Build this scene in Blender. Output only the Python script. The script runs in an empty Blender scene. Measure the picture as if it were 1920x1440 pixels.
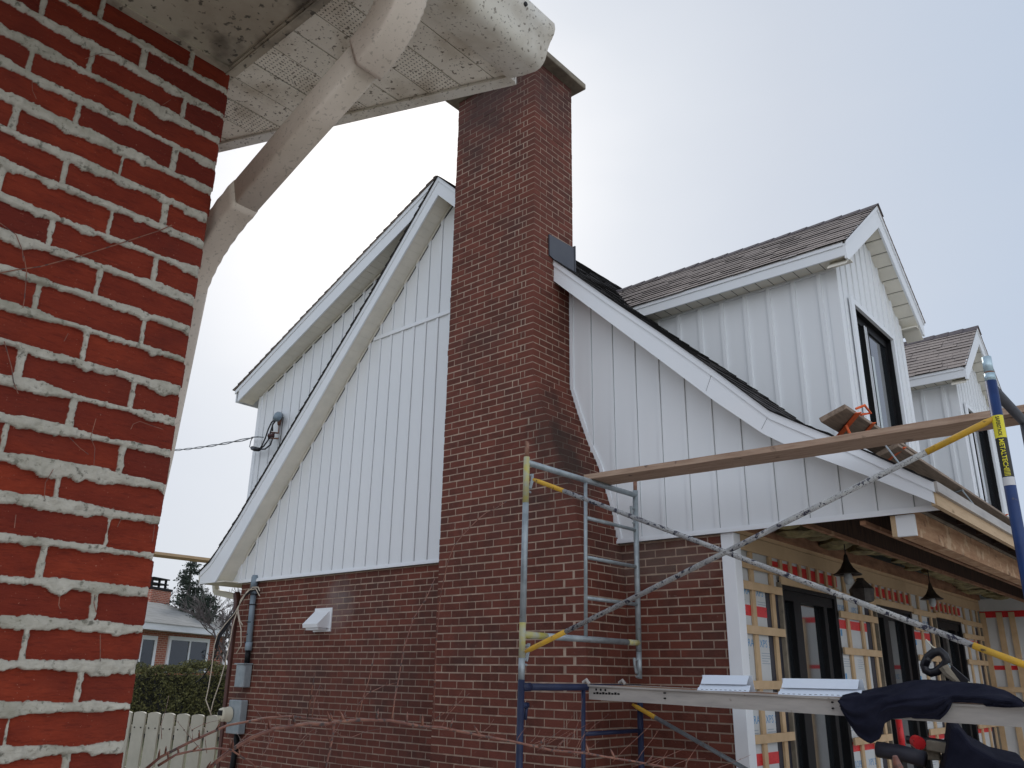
import bpy, math, random
import numpy as np
from mathutils import Vector, Matrix
random.seed(7); RNG = np.random.RandomState(11)
S = bpy.context.scene
COL = S.collection
PI = math.pi

# ------------------------------------------------------------------ camera
F_PX = 1550.4
yaw, pitch, roll = [math.radians(a) for a in (-41.2202, 19.4771, .9531)]
_f = np.array([math.sin(yaw)*math.cos(pitch), math.cos(yaw)*math.cos(pitch), math.sin(pitch)])
_r = np.array([math.cos(yaw), -math.sin(yaw), 0.0]); _u = np.cross(_r, _f)
_R = math.cos(roll)*_r + math.sin(roll)*_u; _U = -math.sin(roll)*_r + math.cos(roll)*_u
CAM = np.array([0, 0, 1.6])
cd = bpy.data.cameras.new('camera'); cam = bpy.data.objects.new('camera', cd); COL.objects.link(cam)
cam.matrix_world = Matrix(((_R[0], _U[0], -_f[0], 0), (_R[1], _U[1], -_f[1], 0), (_R[2], _U[2], -_f[2], 1.6), (0, 0, 0, 1)))
cd.sensor_width = 36; cd.lens = F_PX/1920*36; cd.clip_start = 0.05; cd.clip_end = 800
S.camera = cam
S.view_settings.view_transform = 'Standard'; S.view_settings.look = 'None'
S.view_settings.exposure = 0.18; S.view_settings.gamma = 1
def ray(x, y): return _f + _R*(x-960)/F_PX + _U*(720-y)/F_PX
def hit(x, y, ax, val):
    """point of the real plane (axis = val) seen at a place of the survey photograph"""
    d = ray(x, y); return CAM + d*((val-CAM[ax])/d[ax])
def far(x, y, d): return CAM + ray(x, y)*d

# ------------------------------------------------------------------ sky and sun
SUN = Vector((-.65, .53, .546)).normalized()
elev = math.asin(SUN.z); az = math.atan2(SUN.x, SUN.y)
W = bpy.data.worlds.new("World"); S.world = W; W.use_nodes = True
nt = W.node_tree; N = nt.nodes; L = nt.links; N.clear()
out = N.new('ShaderNodeOutputWorld'); bg = N.new('ShaderNodeBackground'); L.new(bg.outputs[0], out.inputs[0])
sky = N.new('ShaderNodeTexSky'); sky.sky_type = 'NISHITA'; sky.sun_disc = False
sky.sun_elevation = elev; sky.sun_rotation = az; sky.air_density = 1.0; sky.dust_density = 2.0
tc = N.new('ShaderNodeTexCoord')
dot = N.new('ShaderNodeVectorMath'); dot.operation = 'DOT_PRODUCT'; dot.inputs[1].default_value = SUN
nrm = N.new('ShaderNodeVectorMath'); nrm.operation = 'NORMALIZE'; L.new(tc.outputs['Generated'], nrm.inputs[0]); L.new(nrm.outputs[0], dot.inputs[0])
acs = N.new('ShaderNodeMath'); acs.operation = 'ARCCOSINE'; L.new(dot.outputs['Value'], acs.inputs[0])
ns = N.new('ShaderNodeTexNoise'); ns.inputs['Scale'].default_value = 2.2; ns.inputs['Detail'].default_value = 4; ns.inputs['Roughness'].default_value = .5
mp = N.new('ShaderNodeMapping'); mp.inputs['Scale'].default_value = (1, 1, 2.4); L.new(tc.outputs['Generated'], mp.inputs[0]); L.new(mp.outputs[0], ns.inputs['Vector'])
ad = N.new('ShaderNodeMath'); ad.operation = 'MULTIPLY_ADD'; ad.inputs[1].default_value = .26; L.new(ns.outputs[0], ad.inputs[0]); L.new(acs.outputs[0], ad.inputs[2])
mr = N.new('ShaderNodeMath'); mr.operation = 'MULTIPLY_ADD'; mr.inputs[1].default_value = 1/PI; mr.inputs[2].default_value = -.13/PI; L.new(ad.outputs[0], mr.inputs[0])
rp = N.new('ShaderNodeValToRGB'); cr = rp.color_ramp; L.new(mr.outputs[0], rp.inputs[0])
SK = [(0, (.98, .98, .98)), (9, (.77, .795, .835)), (17, (.635, .675, .735)), (26, (.56, .605, .68)), (40, (.485, .555, .665)), (60, (.43, .49, .61)), (95, (.60, .65, .73)), (125, (1.22, 1.28, 1.40)), (180, (1.44, 1.49, 1.58))]  # sky behind the camera made brighter to fill the shaded siding
cr.elements[0].position = 0; cr.elements[0].color = (*[c/.12 for c in SK[0][1]], 1)
cr.elements[1].position = 1; cr.elements[1].color = (*[c/.12 for c in SK[-1][1]], 1)
for a_, c_ in SK[1:-1]:
    e = cr.elements.new(a_/180); e.color = (*[c/.12 for c in c_], 1)
mx = N.new('ShaderNodeMixRGB'); mx.inputs[0].default_value = .93; L.new(sky.outputs[0], mx.inputs[1]); L.new(rp.outputs[0], mx.inputs[2])
L.new(mx.outputs[0], bg.inputs[0]); bg.inputs[1].default_value = .12
sl = bpy.data.lights.new('sun', 'SUN'); so = bpy.data.objects.new('sun', sl); COL.objects.link(so)
sl.energy = 1.1; sl.angle = math.radians(12); sl.color = (1, .96, .9)
so.rotation_euler = SUN.to_track_quat('Z', 'Y').to_euler()

# ------------------------------------------------------------------ helpers
class MB:
    def __init__(s): s.v = []; s.f = []; s.r = []; s.g = []
    def add(s, vs, fs, r=None):
        o = len(s.v); s.v += [tuple(map(float, p)) for p in vs]
        r = random.random() if r is None else r; c0 = len(s.f)
        for f in fs: s.f.append([i+o for i in f]); s.r.append(r)
        s.g.append((o, len(s.v), c0, len(s.f)))
    def hexa(s, p, r=None):
        s.add(p, [(0, 3, 2, 1), (4, 5, 6, 7), (0, 1, 5, 4), (1, 2, 6, 5), (2, 3, 7, 6), (3, 0, 4, 7)], r)
    def box(s, x0, x1, y0, y1, z0, z1, r=None):
        x0, x1 = sorted((x0, x1)); y0, y1 = sorted((y0, y1)); z0, z1 = sorted((z0, z1))
        s.hexa([(x0, y0, z0), (x1, y0, z0), (x1, y1, z0), (x0, y1, z0), (x0, y0, z1), (x1, y0, z1), (x1, y1, z1), (x0, y1, z1)], r)
    def obox(s, c, ax, ay, az, r=None):
        c = Vector(c); ax = Vector(ax); ay = Vector(ay); az = Vector(az)
        s.hexa([c-ax-ay-az, c+ax-ay-az, c+ax+ay-az, c-ax+ay-az, c-ax-ay+az, c+ax-ay+az, c+ax+ay+az, c-ax+ay+az], r)
    def beam(s, a, b, w, h, up=(0, 0, 1), r=None):
        a = Vector(a); b = Vector(b); d = (b-a); l = d.length; d /= l
        sd = d.cross(Vector(up)).normalized(); u = sd.cross(d)
        s.obox((a+b)/2, d*l/2, sd*w/2, u*h/2, r)
    def prism(s, poly, ax, a, b, r=None):
        n = len(poly)
        def P(p, t): return {'y': (p[0], t, p[1]), 'x': (t, p[0], p[1]), 'z': (p[0], p[1], t)}[ax]
        vs = [P(p, a) for p in poly]+[P(p, b) for p in poly]
        s.add(vs, [list(range(n)), list(range(2*n-1, n-1, -1))]+[(i, i+n, (i+1) % n+n, (i+1) % n) for i in range(n)], r)
    def tube(s, pts, rad, n=8, cap=True, r=None):
        pts = [Vector(p) for p in pts]; m = len(pts)
        rad = [rad]*m if not hasattr(rad, '__len__') else rad
        up = None; vs = []
        for i, p in enumerate(pts):
            d = (pts[min(i+1, m-1)]-pts[max(i-1, 0)])
            if d.length < 1e-9: d = Vector((0, 0, 1))
            d.normalize()
            if up is None:
                up = Vector((0, 0, 1)) if abs(d.z) < .9 else Vector((1, 0, 0))
            sd = d.cross(up)
            if sd.length < 1e-4: sd = d.orthogonal()
            sd.normalize(); up = sd.cross(d)
            for k in range(n):
                a = 2*PI*k/n; vs.append(p+(sd*math.cos(a)+up*math.sin(a))*rad[i])
        fs = [(i*n+k, i*n+(k+1) % n, (i+1)*n+(k+1) % n, (i+1)*n+k) for i in range(m-1) for k in range(n)]
        if cap: fs += [list(range(n-1, -1, -1)), list(range((m-1)*n, m*n))]
        s.add(vs, fs, r)
    def lathe(s, c, prof, n=20, r=None):
        vs = [(c[0]+q*math.cos(2*PI*k/n), c[1]+q*math.sin(2*PI*k/n), c[2]+z) for q, z in prof for k in range(n)]
        m = len(prof)
        s.add(vs, [(i*n+k, i*n+(k+1) % n, (i+1)*n+(k+1) % n, (i+1)*n+k) for i in range(m-1) for k in range(n)], r)
    def build(s, name, mat, parent=None, smooth=False, bevel=0, recalc=True):
        if parent is not None and recalc and 1 < len(s.g) <= 700:
            ps = s.pieces()
            if len(ps) > 1:
                res = []
                for q in ps: res.append(q.build1(name, mat, parent, smooth, bevel, recalc))
                return res[0]
        return s.build1(name, mat, parent, smooth, bevel, recalc)
    def pieces(s):
        V = np.array(s.v); lo = np.array([V[a:b].min(0) for a, b, _, _ in s.g]); hi = np.array([V[a:b].max(0) for a, b, _, _ in s.g])
        size = (hi-lo).max(1); gap = np.maximum(0, np.maximum(lo[:, None]-hi[None], lo[None]-hi[:, None]))
        near = np.sqrt((gap**2).sum(2)) <= np.maximum(.02, .5*np.maximum(size[:, None], size[None]))
        n = len(s.g); lab = list(range(n))
        def f(i):
            while lab[i] != i: lab[i] = lab[lab[i]]; i = lab[i]
            return i
        for a, b in zip(*np.nonzero(np.triu(near, 1))):
            a, b = f(a), f(b)
            if a != b: lab[b] = a
        out = {}
        for i, (a, b, c, d) in enumerate(s.g):
            q = out.setdefault(f(i), MB()); q.add(s.v[a:b], [[k-a for k in fc] for fc in s.f[c:d]], s.r[c]); q.r[-(d-c):] = s.r[c:d]
        return sorted(out.values(), key=lambda q: -len(q.v))
    def build1(s, name, mat, parent=None, smooth=False, bevel=0, recalc=True):
        me = bpy.data.meshes.new(name); me.from_pydata(s.v, [], s.f); me.update()
        if recalc and len(s.f) < 60000:
            import bmesh
            b = bmesh.new(); b.from_mesh(me); bmesh.ops.recalc_face_normals(b, faces=b.faces); b.to_mesh(me); b.free()
        at = me.attributes.new('rnd', 'FLOAT', 'FACE')
        at.data.foreach_set('value', np.array(s.r, dtype=np.float32))
        if smooth: me.polygons.foreach_set('use_smooth', [True]*len(me.polygons))
        me.materials.append(mat)
        o = bpy.data.objects.new(name, me); COL.objects.link(o)
        if parent is not None:
            o.parent = parent
            o.matrix_parent_inverse = Matrix.Identity(4)
            o.location = -world_loc(parent)
        if bevel:
            md = o.modifiers.new('bevel', 'BEVEL'); md.width = bevel; md.segments = 2; md.limit_method = 'ANGLE'
        return o
def world_loc(o):
    l = Vector(o.location)
    while o.parent is not None:
        o = o.parent; l = l+Vector(o.location)
    return l
def thing(name, loc, label, cat, group=None):
    o = bpy.data.objects.new(name, None); COL.objects.link(o); o.location = loc; o.empty_display_size = .2
    o['label'] = label; o['category'] = cat
    if group: o['group'] = group
    return o
def tag(o, label, cat, group=None):
    o['label'] = label; o['category'] = cat
    if group: o['group'] = group
    return o
def structure(o): o['kind'] = 'structure'; return o

# ------------------------------------------------------------------ materials
def mat(name, c1, c2=None, rough=.6, scale=6, detail=5, bump=0, bscale=40, metal=0, spec=.4, rndmix=0, c3=None, stretch=(1, 1, 1), lo=.35, hi=.65):
    m = bpy.data.materials.new(name); m.use_nodes = True; t = m.node_tree; n = t.nodes; l = t.links
    b = n['Principled BSDF']; b.inputs['Roughness'].default_value = rough; b.inputs['Metallic'].default_value = metal
    b.inputs['Specular IOR Level'].default_value = spec
    co = n.new('ShaderNodeTexCoord'); mpg = n.new('ShaderNodeMapping'); mpg.inputs['Scale'].default_value = stretch
    l.new(co.outputs['Object'], mpg.inputs[0])
    src = None
    if c2 is not None:
        no = n.new('ShaderNodeTexNoise'); no.inputs['Scale'].default_value = scale; no.inputs['Detail'].default_value = detail; no.inputs['Roughness'].default_value = .6
        l.new(mpg.outputs[0], no.inputs['Vector'])
        ma = n.new('ShaderNodeMapRange'); ma.inputs[1].default_value = lo; ma.inputs[2].default_value = hi; l.new(no.outputs[0], ma.inputs[0])
        x = n.new('ShaderNodeMixRGB'); x.inputs[1].default_value = (*c1, 1); x.inputs[2].default_value = (*c2, 1); l.new(ma.outputs[0], x.inputs[0]); src = x.outputs[0]
    else:
        rg = n.new('ShaderNodeRGB'); rg.outputs[0].default_value = (*c1, 1); src = rg.outputs[0]
    if rndmix and c3 is not None:
        a = n.new('ShaderNodeAttribute'); a.attribute_name = 'rnd'
        mu = n.new('ShaderNodeMath'); mu.operation = 'MULTIPLY'; mu.inputs[1].default_value = rndmix; l.new(a.outputs['Fac'], mu.inputs[0])
        x2 = n.new('ShaderNodeMixRGB'); l.new(mu.outputs[0], x2.inputs[0]); l.new(src, x2.inputs[1]); x2.inputs[2].default_value = (*c3, 1); src = x2.outputs[0]
    l.new(src, b.inputs['Base Color'])
    if bump:
        nb = n.new('ShaderNodeTexNoise'); nb.inputs['Scale'].default_value = bscale; nb.inputs['Detail'].default_value = 4; l.new(mpg.outputs[0], nb.inputs['Vector'])
        bu = n.new('ShaderNodeBump'); bu.inputs['Strength'].default_value = bump; bu.inputs['Distance'].default_value = .01; l.new(nb.outputs[0], bu.inputs['Height']); l.new(bu.outputs[0], b.inputs['Normal'])
    m['src'] = 1
    return m
def overlay(m, color, scale, lo, hi, detail=2, kind='noise', coords='Object', offset=(0, 0, 0), stretch=(1, 1, 1), strength=1.0):
    """mix a second colour over the base colour through a thresholded texture (dirt, specks, stains)"""
    t = m.node_tree; n = t.nodes; l = t.links; b = n['Principled BSDF']
    src = b.inputs['Base Color'].links[0].from_socket
    co = n.new('ShaderNodeTexCoord'); mpg = n.new('ShaderNodeMapping'); mpg.inputs['Location'].default_value = offset; mpg.inputs['Scale'].default_value = stretch
    l.new(co.outputs[coords], mpg.inputs[0])
    if kind == 'noise':
        no = n.new('ShaderNodeTexNoise'); no.inputs['Scale'].default_value = scale; no.inputs['Detail'].default_value = detail; o = no.outputs[0]
    else:
        no = n.new('ShaderNodeTexVoronoi'); no.inputs['Scale'].default_value = scale; o = no.outputs[0]
    l.new(mpg.outputs[0], no.inputs['Vector'])
    ma = n.new('ShaderNodeMapRange'); ma.inputs[1].default_value = lo; ma.inputs[2].default_value = hi; ma.inputs[4].default_value = strength; l.new(o, ma.inputs[0])
    x = n.new('ShaderNodeMixRGB'); l.new(ma.outputs[0], x.inputs[0]); l.new(src, x.inputs[1]); x.inputs[2].default_value = (*color, 1)
    l.new(x.outputs[0], b.inputs['Base Color'])
    return m
def stain(m, center, radius, color, strength=.8, nscale=3):
    t = m.node_tree; n = t.nodes; l = t.links; b = n['Principled BSDF']; src = b.inputs['Base Color'].links[0].from_socket
    g = n.new('ShaderNodeNewGeometry'); sb = n.new('ShaderNodeVectorMath'); sb.operation = 'SUBTRACT'; sb.inputs[1].default_value = center; l.new(g.outputs['Position'], sb.inputs[0])
    dv = n.new('ShaderNodeVectorMath'); dv.operation = 'DIVIDE'; dv.inputs[1].default_value = radius; l.new(sb.outputs[0], dv.inputs[0])
    le = n.new('ShaderNodeVectorMath'); le.operation = 'LENGTH'; l.new(dv.outputs[0], le.inputs[0])
    no = n.new('ShaderNodeTexNoise'); no.inputs['Scale'].default_value = nscale; no.inputs['Detail'].default_value = 5; l.new(g.outputs['Position'], no.inputs['Vector'])
    a = n.new('ShaderNodeMath'); a.operation = 'MULTIPLY_ADD'; a.inputs[1].default_value = 1.4; a.inputs[2].default_value = -.7; l.new(no.outputs[0], a.inputs[0])
    s2 = n.new('ShaderNodeMath'); s2.operation = 'ADD'; l.new(le.outputs['Value'], s2.inputs[0]); l.new(a.outputs[0], s2.inputs[1])
    ma = n.new('ShaderNodeMapRange'); ma.inputs[1].default_value = 1.05; ma.inputs[2].default_value = .25; ma.inputs[3].default_value = 0; ma.inputs[4].default_value = strength; l.new(s2.outputs[0], ma.inputs[0])
    x = n.new('ShaderNodeMixRGB'); l.new(ma.outputs[0], x.inputs[0]); l.new(src, x.inputs[1]); x.inputs[2].default_value = (*color, 1)
    l.new(x.outputs[0], b.inputs['Base Color'])
def butt_dark(m, col, top=None):  # butts coloured dark: asphalt edge plus the shadow line under each course
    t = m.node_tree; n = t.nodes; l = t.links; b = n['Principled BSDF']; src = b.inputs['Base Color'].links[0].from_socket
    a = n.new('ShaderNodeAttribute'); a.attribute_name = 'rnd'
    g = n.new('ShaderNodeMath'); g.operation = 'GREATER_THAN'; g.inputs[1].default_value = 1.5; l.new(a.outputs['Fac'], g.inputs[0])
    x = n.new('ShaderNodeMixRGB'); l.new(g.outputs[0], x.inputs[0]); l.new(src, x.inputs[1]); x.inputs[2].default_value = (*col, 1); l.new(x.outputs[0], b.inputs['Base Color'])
def rnd_bright(m, lo=.7, hi=1.3):
    t = m.node_tree; n = t.nodes; l = t.links; b = n['Principled BSDF']; src = b.inputs['Base Color'].links[0].from_socket
    a = n.new('ShaderNodeAttribute'); a.attribute_name = 'rnd'
    ma = n.new('ShaderNodeMapRange'); ma.inputs[3].default_value = lo; ma.inputs[4].default_value = hi; l.new(a.outputs['Fac'], ma.inputs[0])
    v = n.new('ShaderNodeVectorMath'); v.operation = 'SCALE'; l.new(src, v.inputs[0]); l.new(ma.outputs[0], v.inputs['Scale']); l.new(v.outputs[0], b.inputs['Base Color'])
    return m

M = {}
M['house_brick'] = mat('house_brick', (.088, .026, .017), (.138, .040, .026), .85, scale=9, bump=.5, bscale=60, c3=(.20, .055, .035), rndmix=.6)
overlay(M['house_brick'], (.05, .03, .026), 1.7, .52, .75, 6, strength=.65)
overlay(M['house_brick'], (.30, .22, .18), 34, .68, .80, 3, strength=.4)
stain(M['house_brick'], (-4.25, 5.7, 3.65), (.45, .5, .85), (.026, .022, .018), .78, 4)
stain(M['house_brick'], (-5.2, 5.7, 7.75), (1.0, .9, .75), (.055, .035, .033), .75, 3)
stain(M['house_brick'], (-3.75, 6.2, 2.55), (.7, .3, .3), (.17, .14, .12), .55, 5)
stain(M['house_brick'], (-8.1, 6.2, 2.35), (.35, .3, .35), (.26, .24, .23), .45, 5)
M['house_mortar'] = mat('house_mortar', (.52, .40, .31), (.34, .25, .195), .95, scale=12, bump=.4, bscale=90)
stain(M['house_mortar'], (-4.25, 5.7, 3.65), (.5, .5, .9), (.05, .045, .04), .85, 4)
stain(M['house_mortar'], (-5.25, 5.7, 7.8), (1.0, .9, .85), (.07, .05, .045), .85, 3)
M['siding'] = mat('white_siding', (.78, .805, .825), (.81, .83, .845), .45, scale=.8, spec=.35, bump=.03, bscale=8)
M['trim'] = mat('white_trim', (.82, .85, .88), (.85, .87, .89), .4, scale=2, spec=.4)
M['soffit'] = mat('cream_soffit', (.80, .76, .66), (.72, .69, .60), .55, scale=5)
M['groove'] = mat('groove_grey', (.27, .285, .30), rough=.8)
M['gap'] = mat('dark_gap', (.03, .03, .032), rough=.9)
M['shingle_dark'] = mat('dark_shingle', (.028, .026, .027), (.05, .046, .046), .95, scale=60, bump=.6, bscale=200, c3=(.10, .09, .085), rndmix=.7)
M['shingle'] = mat('brown_shingle', (.34, .28, .25), (.42, .36, .32), .95, scale=50, bump=.4, bscale=250, c3=(.22, .19, .18), rndmix=.45)
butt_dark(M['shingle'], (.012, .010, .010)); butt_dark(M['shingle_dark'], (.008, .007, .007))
M['shingle_ridge'] = mat('ridge_shingle', (.10, .085, .095), (.14, .12, .125), .95, scale=50, bump=.5, bscale=250)
M['flashing'] = mat('charcoal_flashing', (.075, .08, .095), (.095, .10, .115), .4, scale=4, metal=.3)
M['concrete'] = mat('weathered_concrete', (.30, .26, .20), (.18, .155, .12), .95, scale=7, bump=.5, bscale=50)
M['black_frame'] = mat('black_frame', (.006, .006, .007), (.010, .010, .011), .5, scale=5, spec=.2)
M['wood'] = mat('raw_spruce', (.44, .30, .17), (.56, .40, .24), .75, scale=5, stretch=(12, 1, 12), c3=(.62, .46, .29), rndmix=.5)
M['wood_x'] = mat('raw_spruce_lath', (.50, .34, .19), (.62, .44, .26), .75, scale=6, c3=(.60, .44, .27), rndmix=.6)
overlay(M['wood'], (.20, .11, .05), 14, .67, .74, 2, strength=.7, stretch=(1, .3, 1))
M['plank'] = mat('weathered_plank', (.33, .215, .15), (.47, .335, .245), .85, scale=4, stretch=(1, 14, 14), bump=.3, bscale=20)
overlay(M['plank'], (.10, .06, .045), 9, .66, .74, 3, strength=.8)
M['roof_plank'] = mat('roof_plank', (.20, .15, .11), (.33, .25, .19), .85, scale=4, stretch=(14, 1, 14), bump=.3, bscale=20)
M['old_wood'] = mat('old_porch_wood', (.19, .095, .05), (.34, .18, .10), .85, scale=5, stretch=(3, .8, 3), bump=.3, bscale=30)
overlay(M['old_wood'], (.5, .34, .2), 9, .62, .7, 3, strength=.6)
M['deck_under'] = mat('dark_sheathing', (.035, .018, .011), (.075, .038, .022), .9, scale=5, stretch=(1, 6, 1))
M['beam_wood'] = mat('beam_wood', (.36, .19, .10), (.50, .31, .18), .8, scale=4, stretch=(5, 1.2, 9), bump=.3, bscale=30)
overlay(M['beam_wood'], (.62, .46, .30), 7, .58, .64, 4, strength=.7)
overlay(M['beam_wood'], (.14, .06, .03), 11, .62, .70, 4, strength=.7)
M['insul_wool'] = mat('glass_wool', (.34, .30, .15), (.13, .105, .06), .98, scale=7, bump=1, bscale=20)
M['foam'] = mat('grey_foam_board', (.56, .58, .58), (.62, .63, .63), .8, scale=3)
M['red_tape'] = mat('red_tape', (.62, .02, .025), (.72, .035, .04), .4, scale=10)
overlay(M['red_tape'], (.05, .01, .01), 55, .66, .69, 2)
M['black_membrane'] = mat('black_membrane', (.02, .02, .03), (.035, .035, .05), .5, scale=6)
M['blue_print'] = mat('blue_print', (.10, .30, .55), rough=.7)
M['grey_print'] = mat('grey_print', (.30, .36, .42), rough=.7)
M['galv'] = mat('galvanised_steel', (.27, .31, .33), (.40, .45, .47), .5, scale=12, metal=.45)
overlay(M['galv'], (.16, .10, .06), 18, .64, .74, 4, strength=.6)
M['yellow'] = mat('yellow_paint', (.70, .40, .03), (.55, .33, .05), .55, scale=20)
overlay(M['yellow'], (.12, .08, .03), 26, .64, .70, 4)
M['yellowgrey'] = mat('worn_yellow_steel', (.50, .44, .10), (.40, .42, .36), .55, scale=14)
M['blue'] = mat('blue_paint', (.008, .028, .115), (.012, .045, .16), .45, scale=9)
overlay(M['blue'], (.10, .09, .09), 20, .70, .74, 3)
M['navy'] = mat('navy_paint', (.010, .016, .05), (.018, .028, .075), .5, scale=9)
M['rust'] = mat('rusty_steel', (.19, .09, .06), (.30, .17, .12), .85, scale=22)
M['lightpin'] = mat('zinc_sleeve', (.40, .55, .62), (.55, .68, .74), .35, metal=.4, scale=14)
M['brace'] = mat('speckled_brace_paint', (.44, .44, .42), (.28, .28, .28), .65, scale=10)
overlay(M['brace'], (.015, .015, .035), 32, .575, .60, 3)
overlay(M['brace'], (.16, .15, .15), 120, .55, .62, 3)
M['alu'] = mat('old_aluminium', (.50, .47, .43), (.38, .355, .33), .55, scale=3, metal=.15, stretch=(1, 1, 6))
overlay(M['alu'], (.22, .18, .14), 22, .66, .74, 5, strength=.7)
M['vinyl'] = mat('white_vinyl', (.72, .80, .90), (.76, .83, .92), .35, scale=3)
M['jacket'] = mat('navy_cloth', (.010, .011, .022), (.018, .019, .034), .95, scale=8, bump=.3, bscale=120, spec=.15)
M['black_plastic'] = mat('black_plastic', (.012, .012, .016), rough=.4)
M['orange'] = mat('orange_strap', (.75, .12, .03), (.85, .17, .05), .6, scale=20)
M['grey_pvc'] = mat('grey_pvc', (.19, .25, .30), (.25, .31, .36), .45, scale=6)
M['brown_metal'] = mat('brown_metal', (.085, .03, .025), (.11, .045, .035), .45, scale=5)
M['meter_grey'] = mat('meter_grey', (.24, .28, .30), (.32, .36, .38), .5, scale=9)
M['cream'] = mat('cream_gutter', (.60, .56, .44), (.66, .62, .50), .5, scale=5)
M['black_cable'] = mat('black_cable', (.015, .015, .02), rough=.6)
M['white_cable'] = mat('white_cable', (.6, .52, .42), rough=.6)
M['grey_cable'] = mat('grey_cable', (.22, .23, .25), rough=.6)
M['porcelain'] = mat('brown_porcelain', (.06, .02, .02), rough=.25)
M['bark'] = mat('grey_bark', (.10, .085, .085), (.16, .14, .135), .95, scale=9)
M['twig_red'] = mat('red_twig', (.15, .05, .034), (.29, .125, .075), .5, scale=24, spec=.6)
overlay(M['twig_red'], (.07, .045, .04), 60, .55, .62, 4)
M['needles'] = mat('dark_needles', (.028, .040, .034), (.055, .07, .055), .9, scale=2, c3=(.07, .085, .06), rndmix=.6)
M['hedge'] = mat('cedar_hedge', (.020, .022, .012), (.045, .048, .022), .9, scale=2, c3=(.22, .21, .075), rndmix=.9)
M['fence'] = mat('beige_vinyl_fence', (.45, .425, .35), (.52, .49, .41), .55, scale=4)
stain(M['house_mortar'], (-6, 6.2, 1.0), (7, .4, 1.6), (.22, .17, .14), .5, 2)
M['grass'] = mat('grass', (.06, .075, .03), (.12, .11, .05), .95, scale=1.5)
M['pavers'] = mat('bounce_pavers', (.55, .51, .46), (.62, .58, .53), .9, scale=2)
M['far_brick'] = mat('far_brick', (.30, .10, .065), (.42, .20, .15), .9, scale=1.0)
M['far_roof'] = mat('far_roof', (.20, .20, .19), (.28, .28, .27), .95, scale=1.5, stretch=(1, 1, 9))
M['bulb'] = mat('frosted_bulb', (.42, .45, .46), rough=.3)
M['lamp_metal'] = mat('dark_bronze', (.035, .030, .028), (.075, .065, .058), .5, scale=14, metal=.3)
def glass(name, tint=(.03, .035, .04), rough=.04, ior=2.3):
    m = mat(name, tint, rough=rough, spec=.9); m.node_tree.nodes['Principled BSDF'].inputs['IOR'].default_value = ior
    return m
M['glass'] = glass('window_glass', (.012, .015, .018)); M['far_glass'] = glass('far_glass', (.015, .022, .03), .1, 1.4)
M['glass_lit'] = mat('white_blind', (.55, .62, .62), rough=.3)

# real brick texture for far house and hidden walls
def brick_mat(name, ax, sc, c1, c2, cm):
    m = bpy.data.materials.new(name); m.use_nodes = True; n = m.node_tree.nodes; l = m.node_tree.links; b = n['Principled BSDF']
    g = n.new('ShaderNodeNewGeometry'); sp = n.new('ShaderNodeSeparateXYZ'); l.new(g.outputs['Position'], sp.inputs[0])
    cb = n.new('ShaderNodeCombineXYZ'); l.new(sp.outputs[ax], cb.inputs[0]); l.new(sp.outputs[2], cb.inputs[1])
    br = n.new('ShaderNodeTexBrick'); l.new(cb.outputs[0], br.inputs['Vector']); br.inputs['Scale'].default_value = 1
    br.inputs['Brick Width'].default_value = .2*sc; br.inputs['Row Height'].default_value = .0677*sc; br.inputs['Mortar Size'].default_value = .006*sc
    br.inputs['Color1'].default_value = (*c1, 1); br.inputs['Color2'].default_value = (*c2, 1); br.inputs['Mortar'].default_value = (*cm, 1)
    l.new(br.outputs[0], b.inputs['Base Color']); b.inputs['Roughness'].default_value = .9
    bu = n.new('ShaderNodeBump'); bu.invert = True; bu.inputs['Strength'].default_value = .5; bu.inputs['Distance'].default_value = .01; l.new(br.outputs['Fac'], bu.inputs['Height']); l.new(bu.outputs[0], b.inputs['Normal'])
    return m
M['bt_x'] = brick_mat('side_brick_along_y', 1, 1, (.15, .025, .014), (.11, .02, .012), (.35, .32, .27))
M['bt_y'] = brick_mat('side_brick_along_x', 0, 1, (.15, .025, .014), (.11, .02, .012), (.35, .32, .27))
M['far_bt'] = brick_mat('far_house_brick', 1, 1.25, (.46, .15, .09), (.34, .11, .07), (.58, .47, .40))

# ------------------------------------------------------------------ ground
g = MB(); g.add([(-300, -300, 0), (300, -300, 0), (300, 300, 0), (-300, 300, 0)], [(0, 1, 2, 3)])
structure(g.build('ground', M['grass']))
g = MB(); g.add([(-10.5, -6, .004), (12, -6, .004), (12, 6.1, .004), (-10.5, 6.1, .004)], [(0, 1, 2, 3)])
structure(g.build('bounce_paving', M['pavers']))  # unseen pale paving, added to bounce light up under the eaves
g = MB(); g.add([(-3.0, 6.1, .006), (12, 6.1, .006), (12, 14.2, .006), (-3.0, 14.2, .006)], [(0, 1, 2, 3)])
structure(g.build('bounce_patio', M['pavers']))  # unseen paving added beyond the wall line to bounce light under the porch

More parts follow.
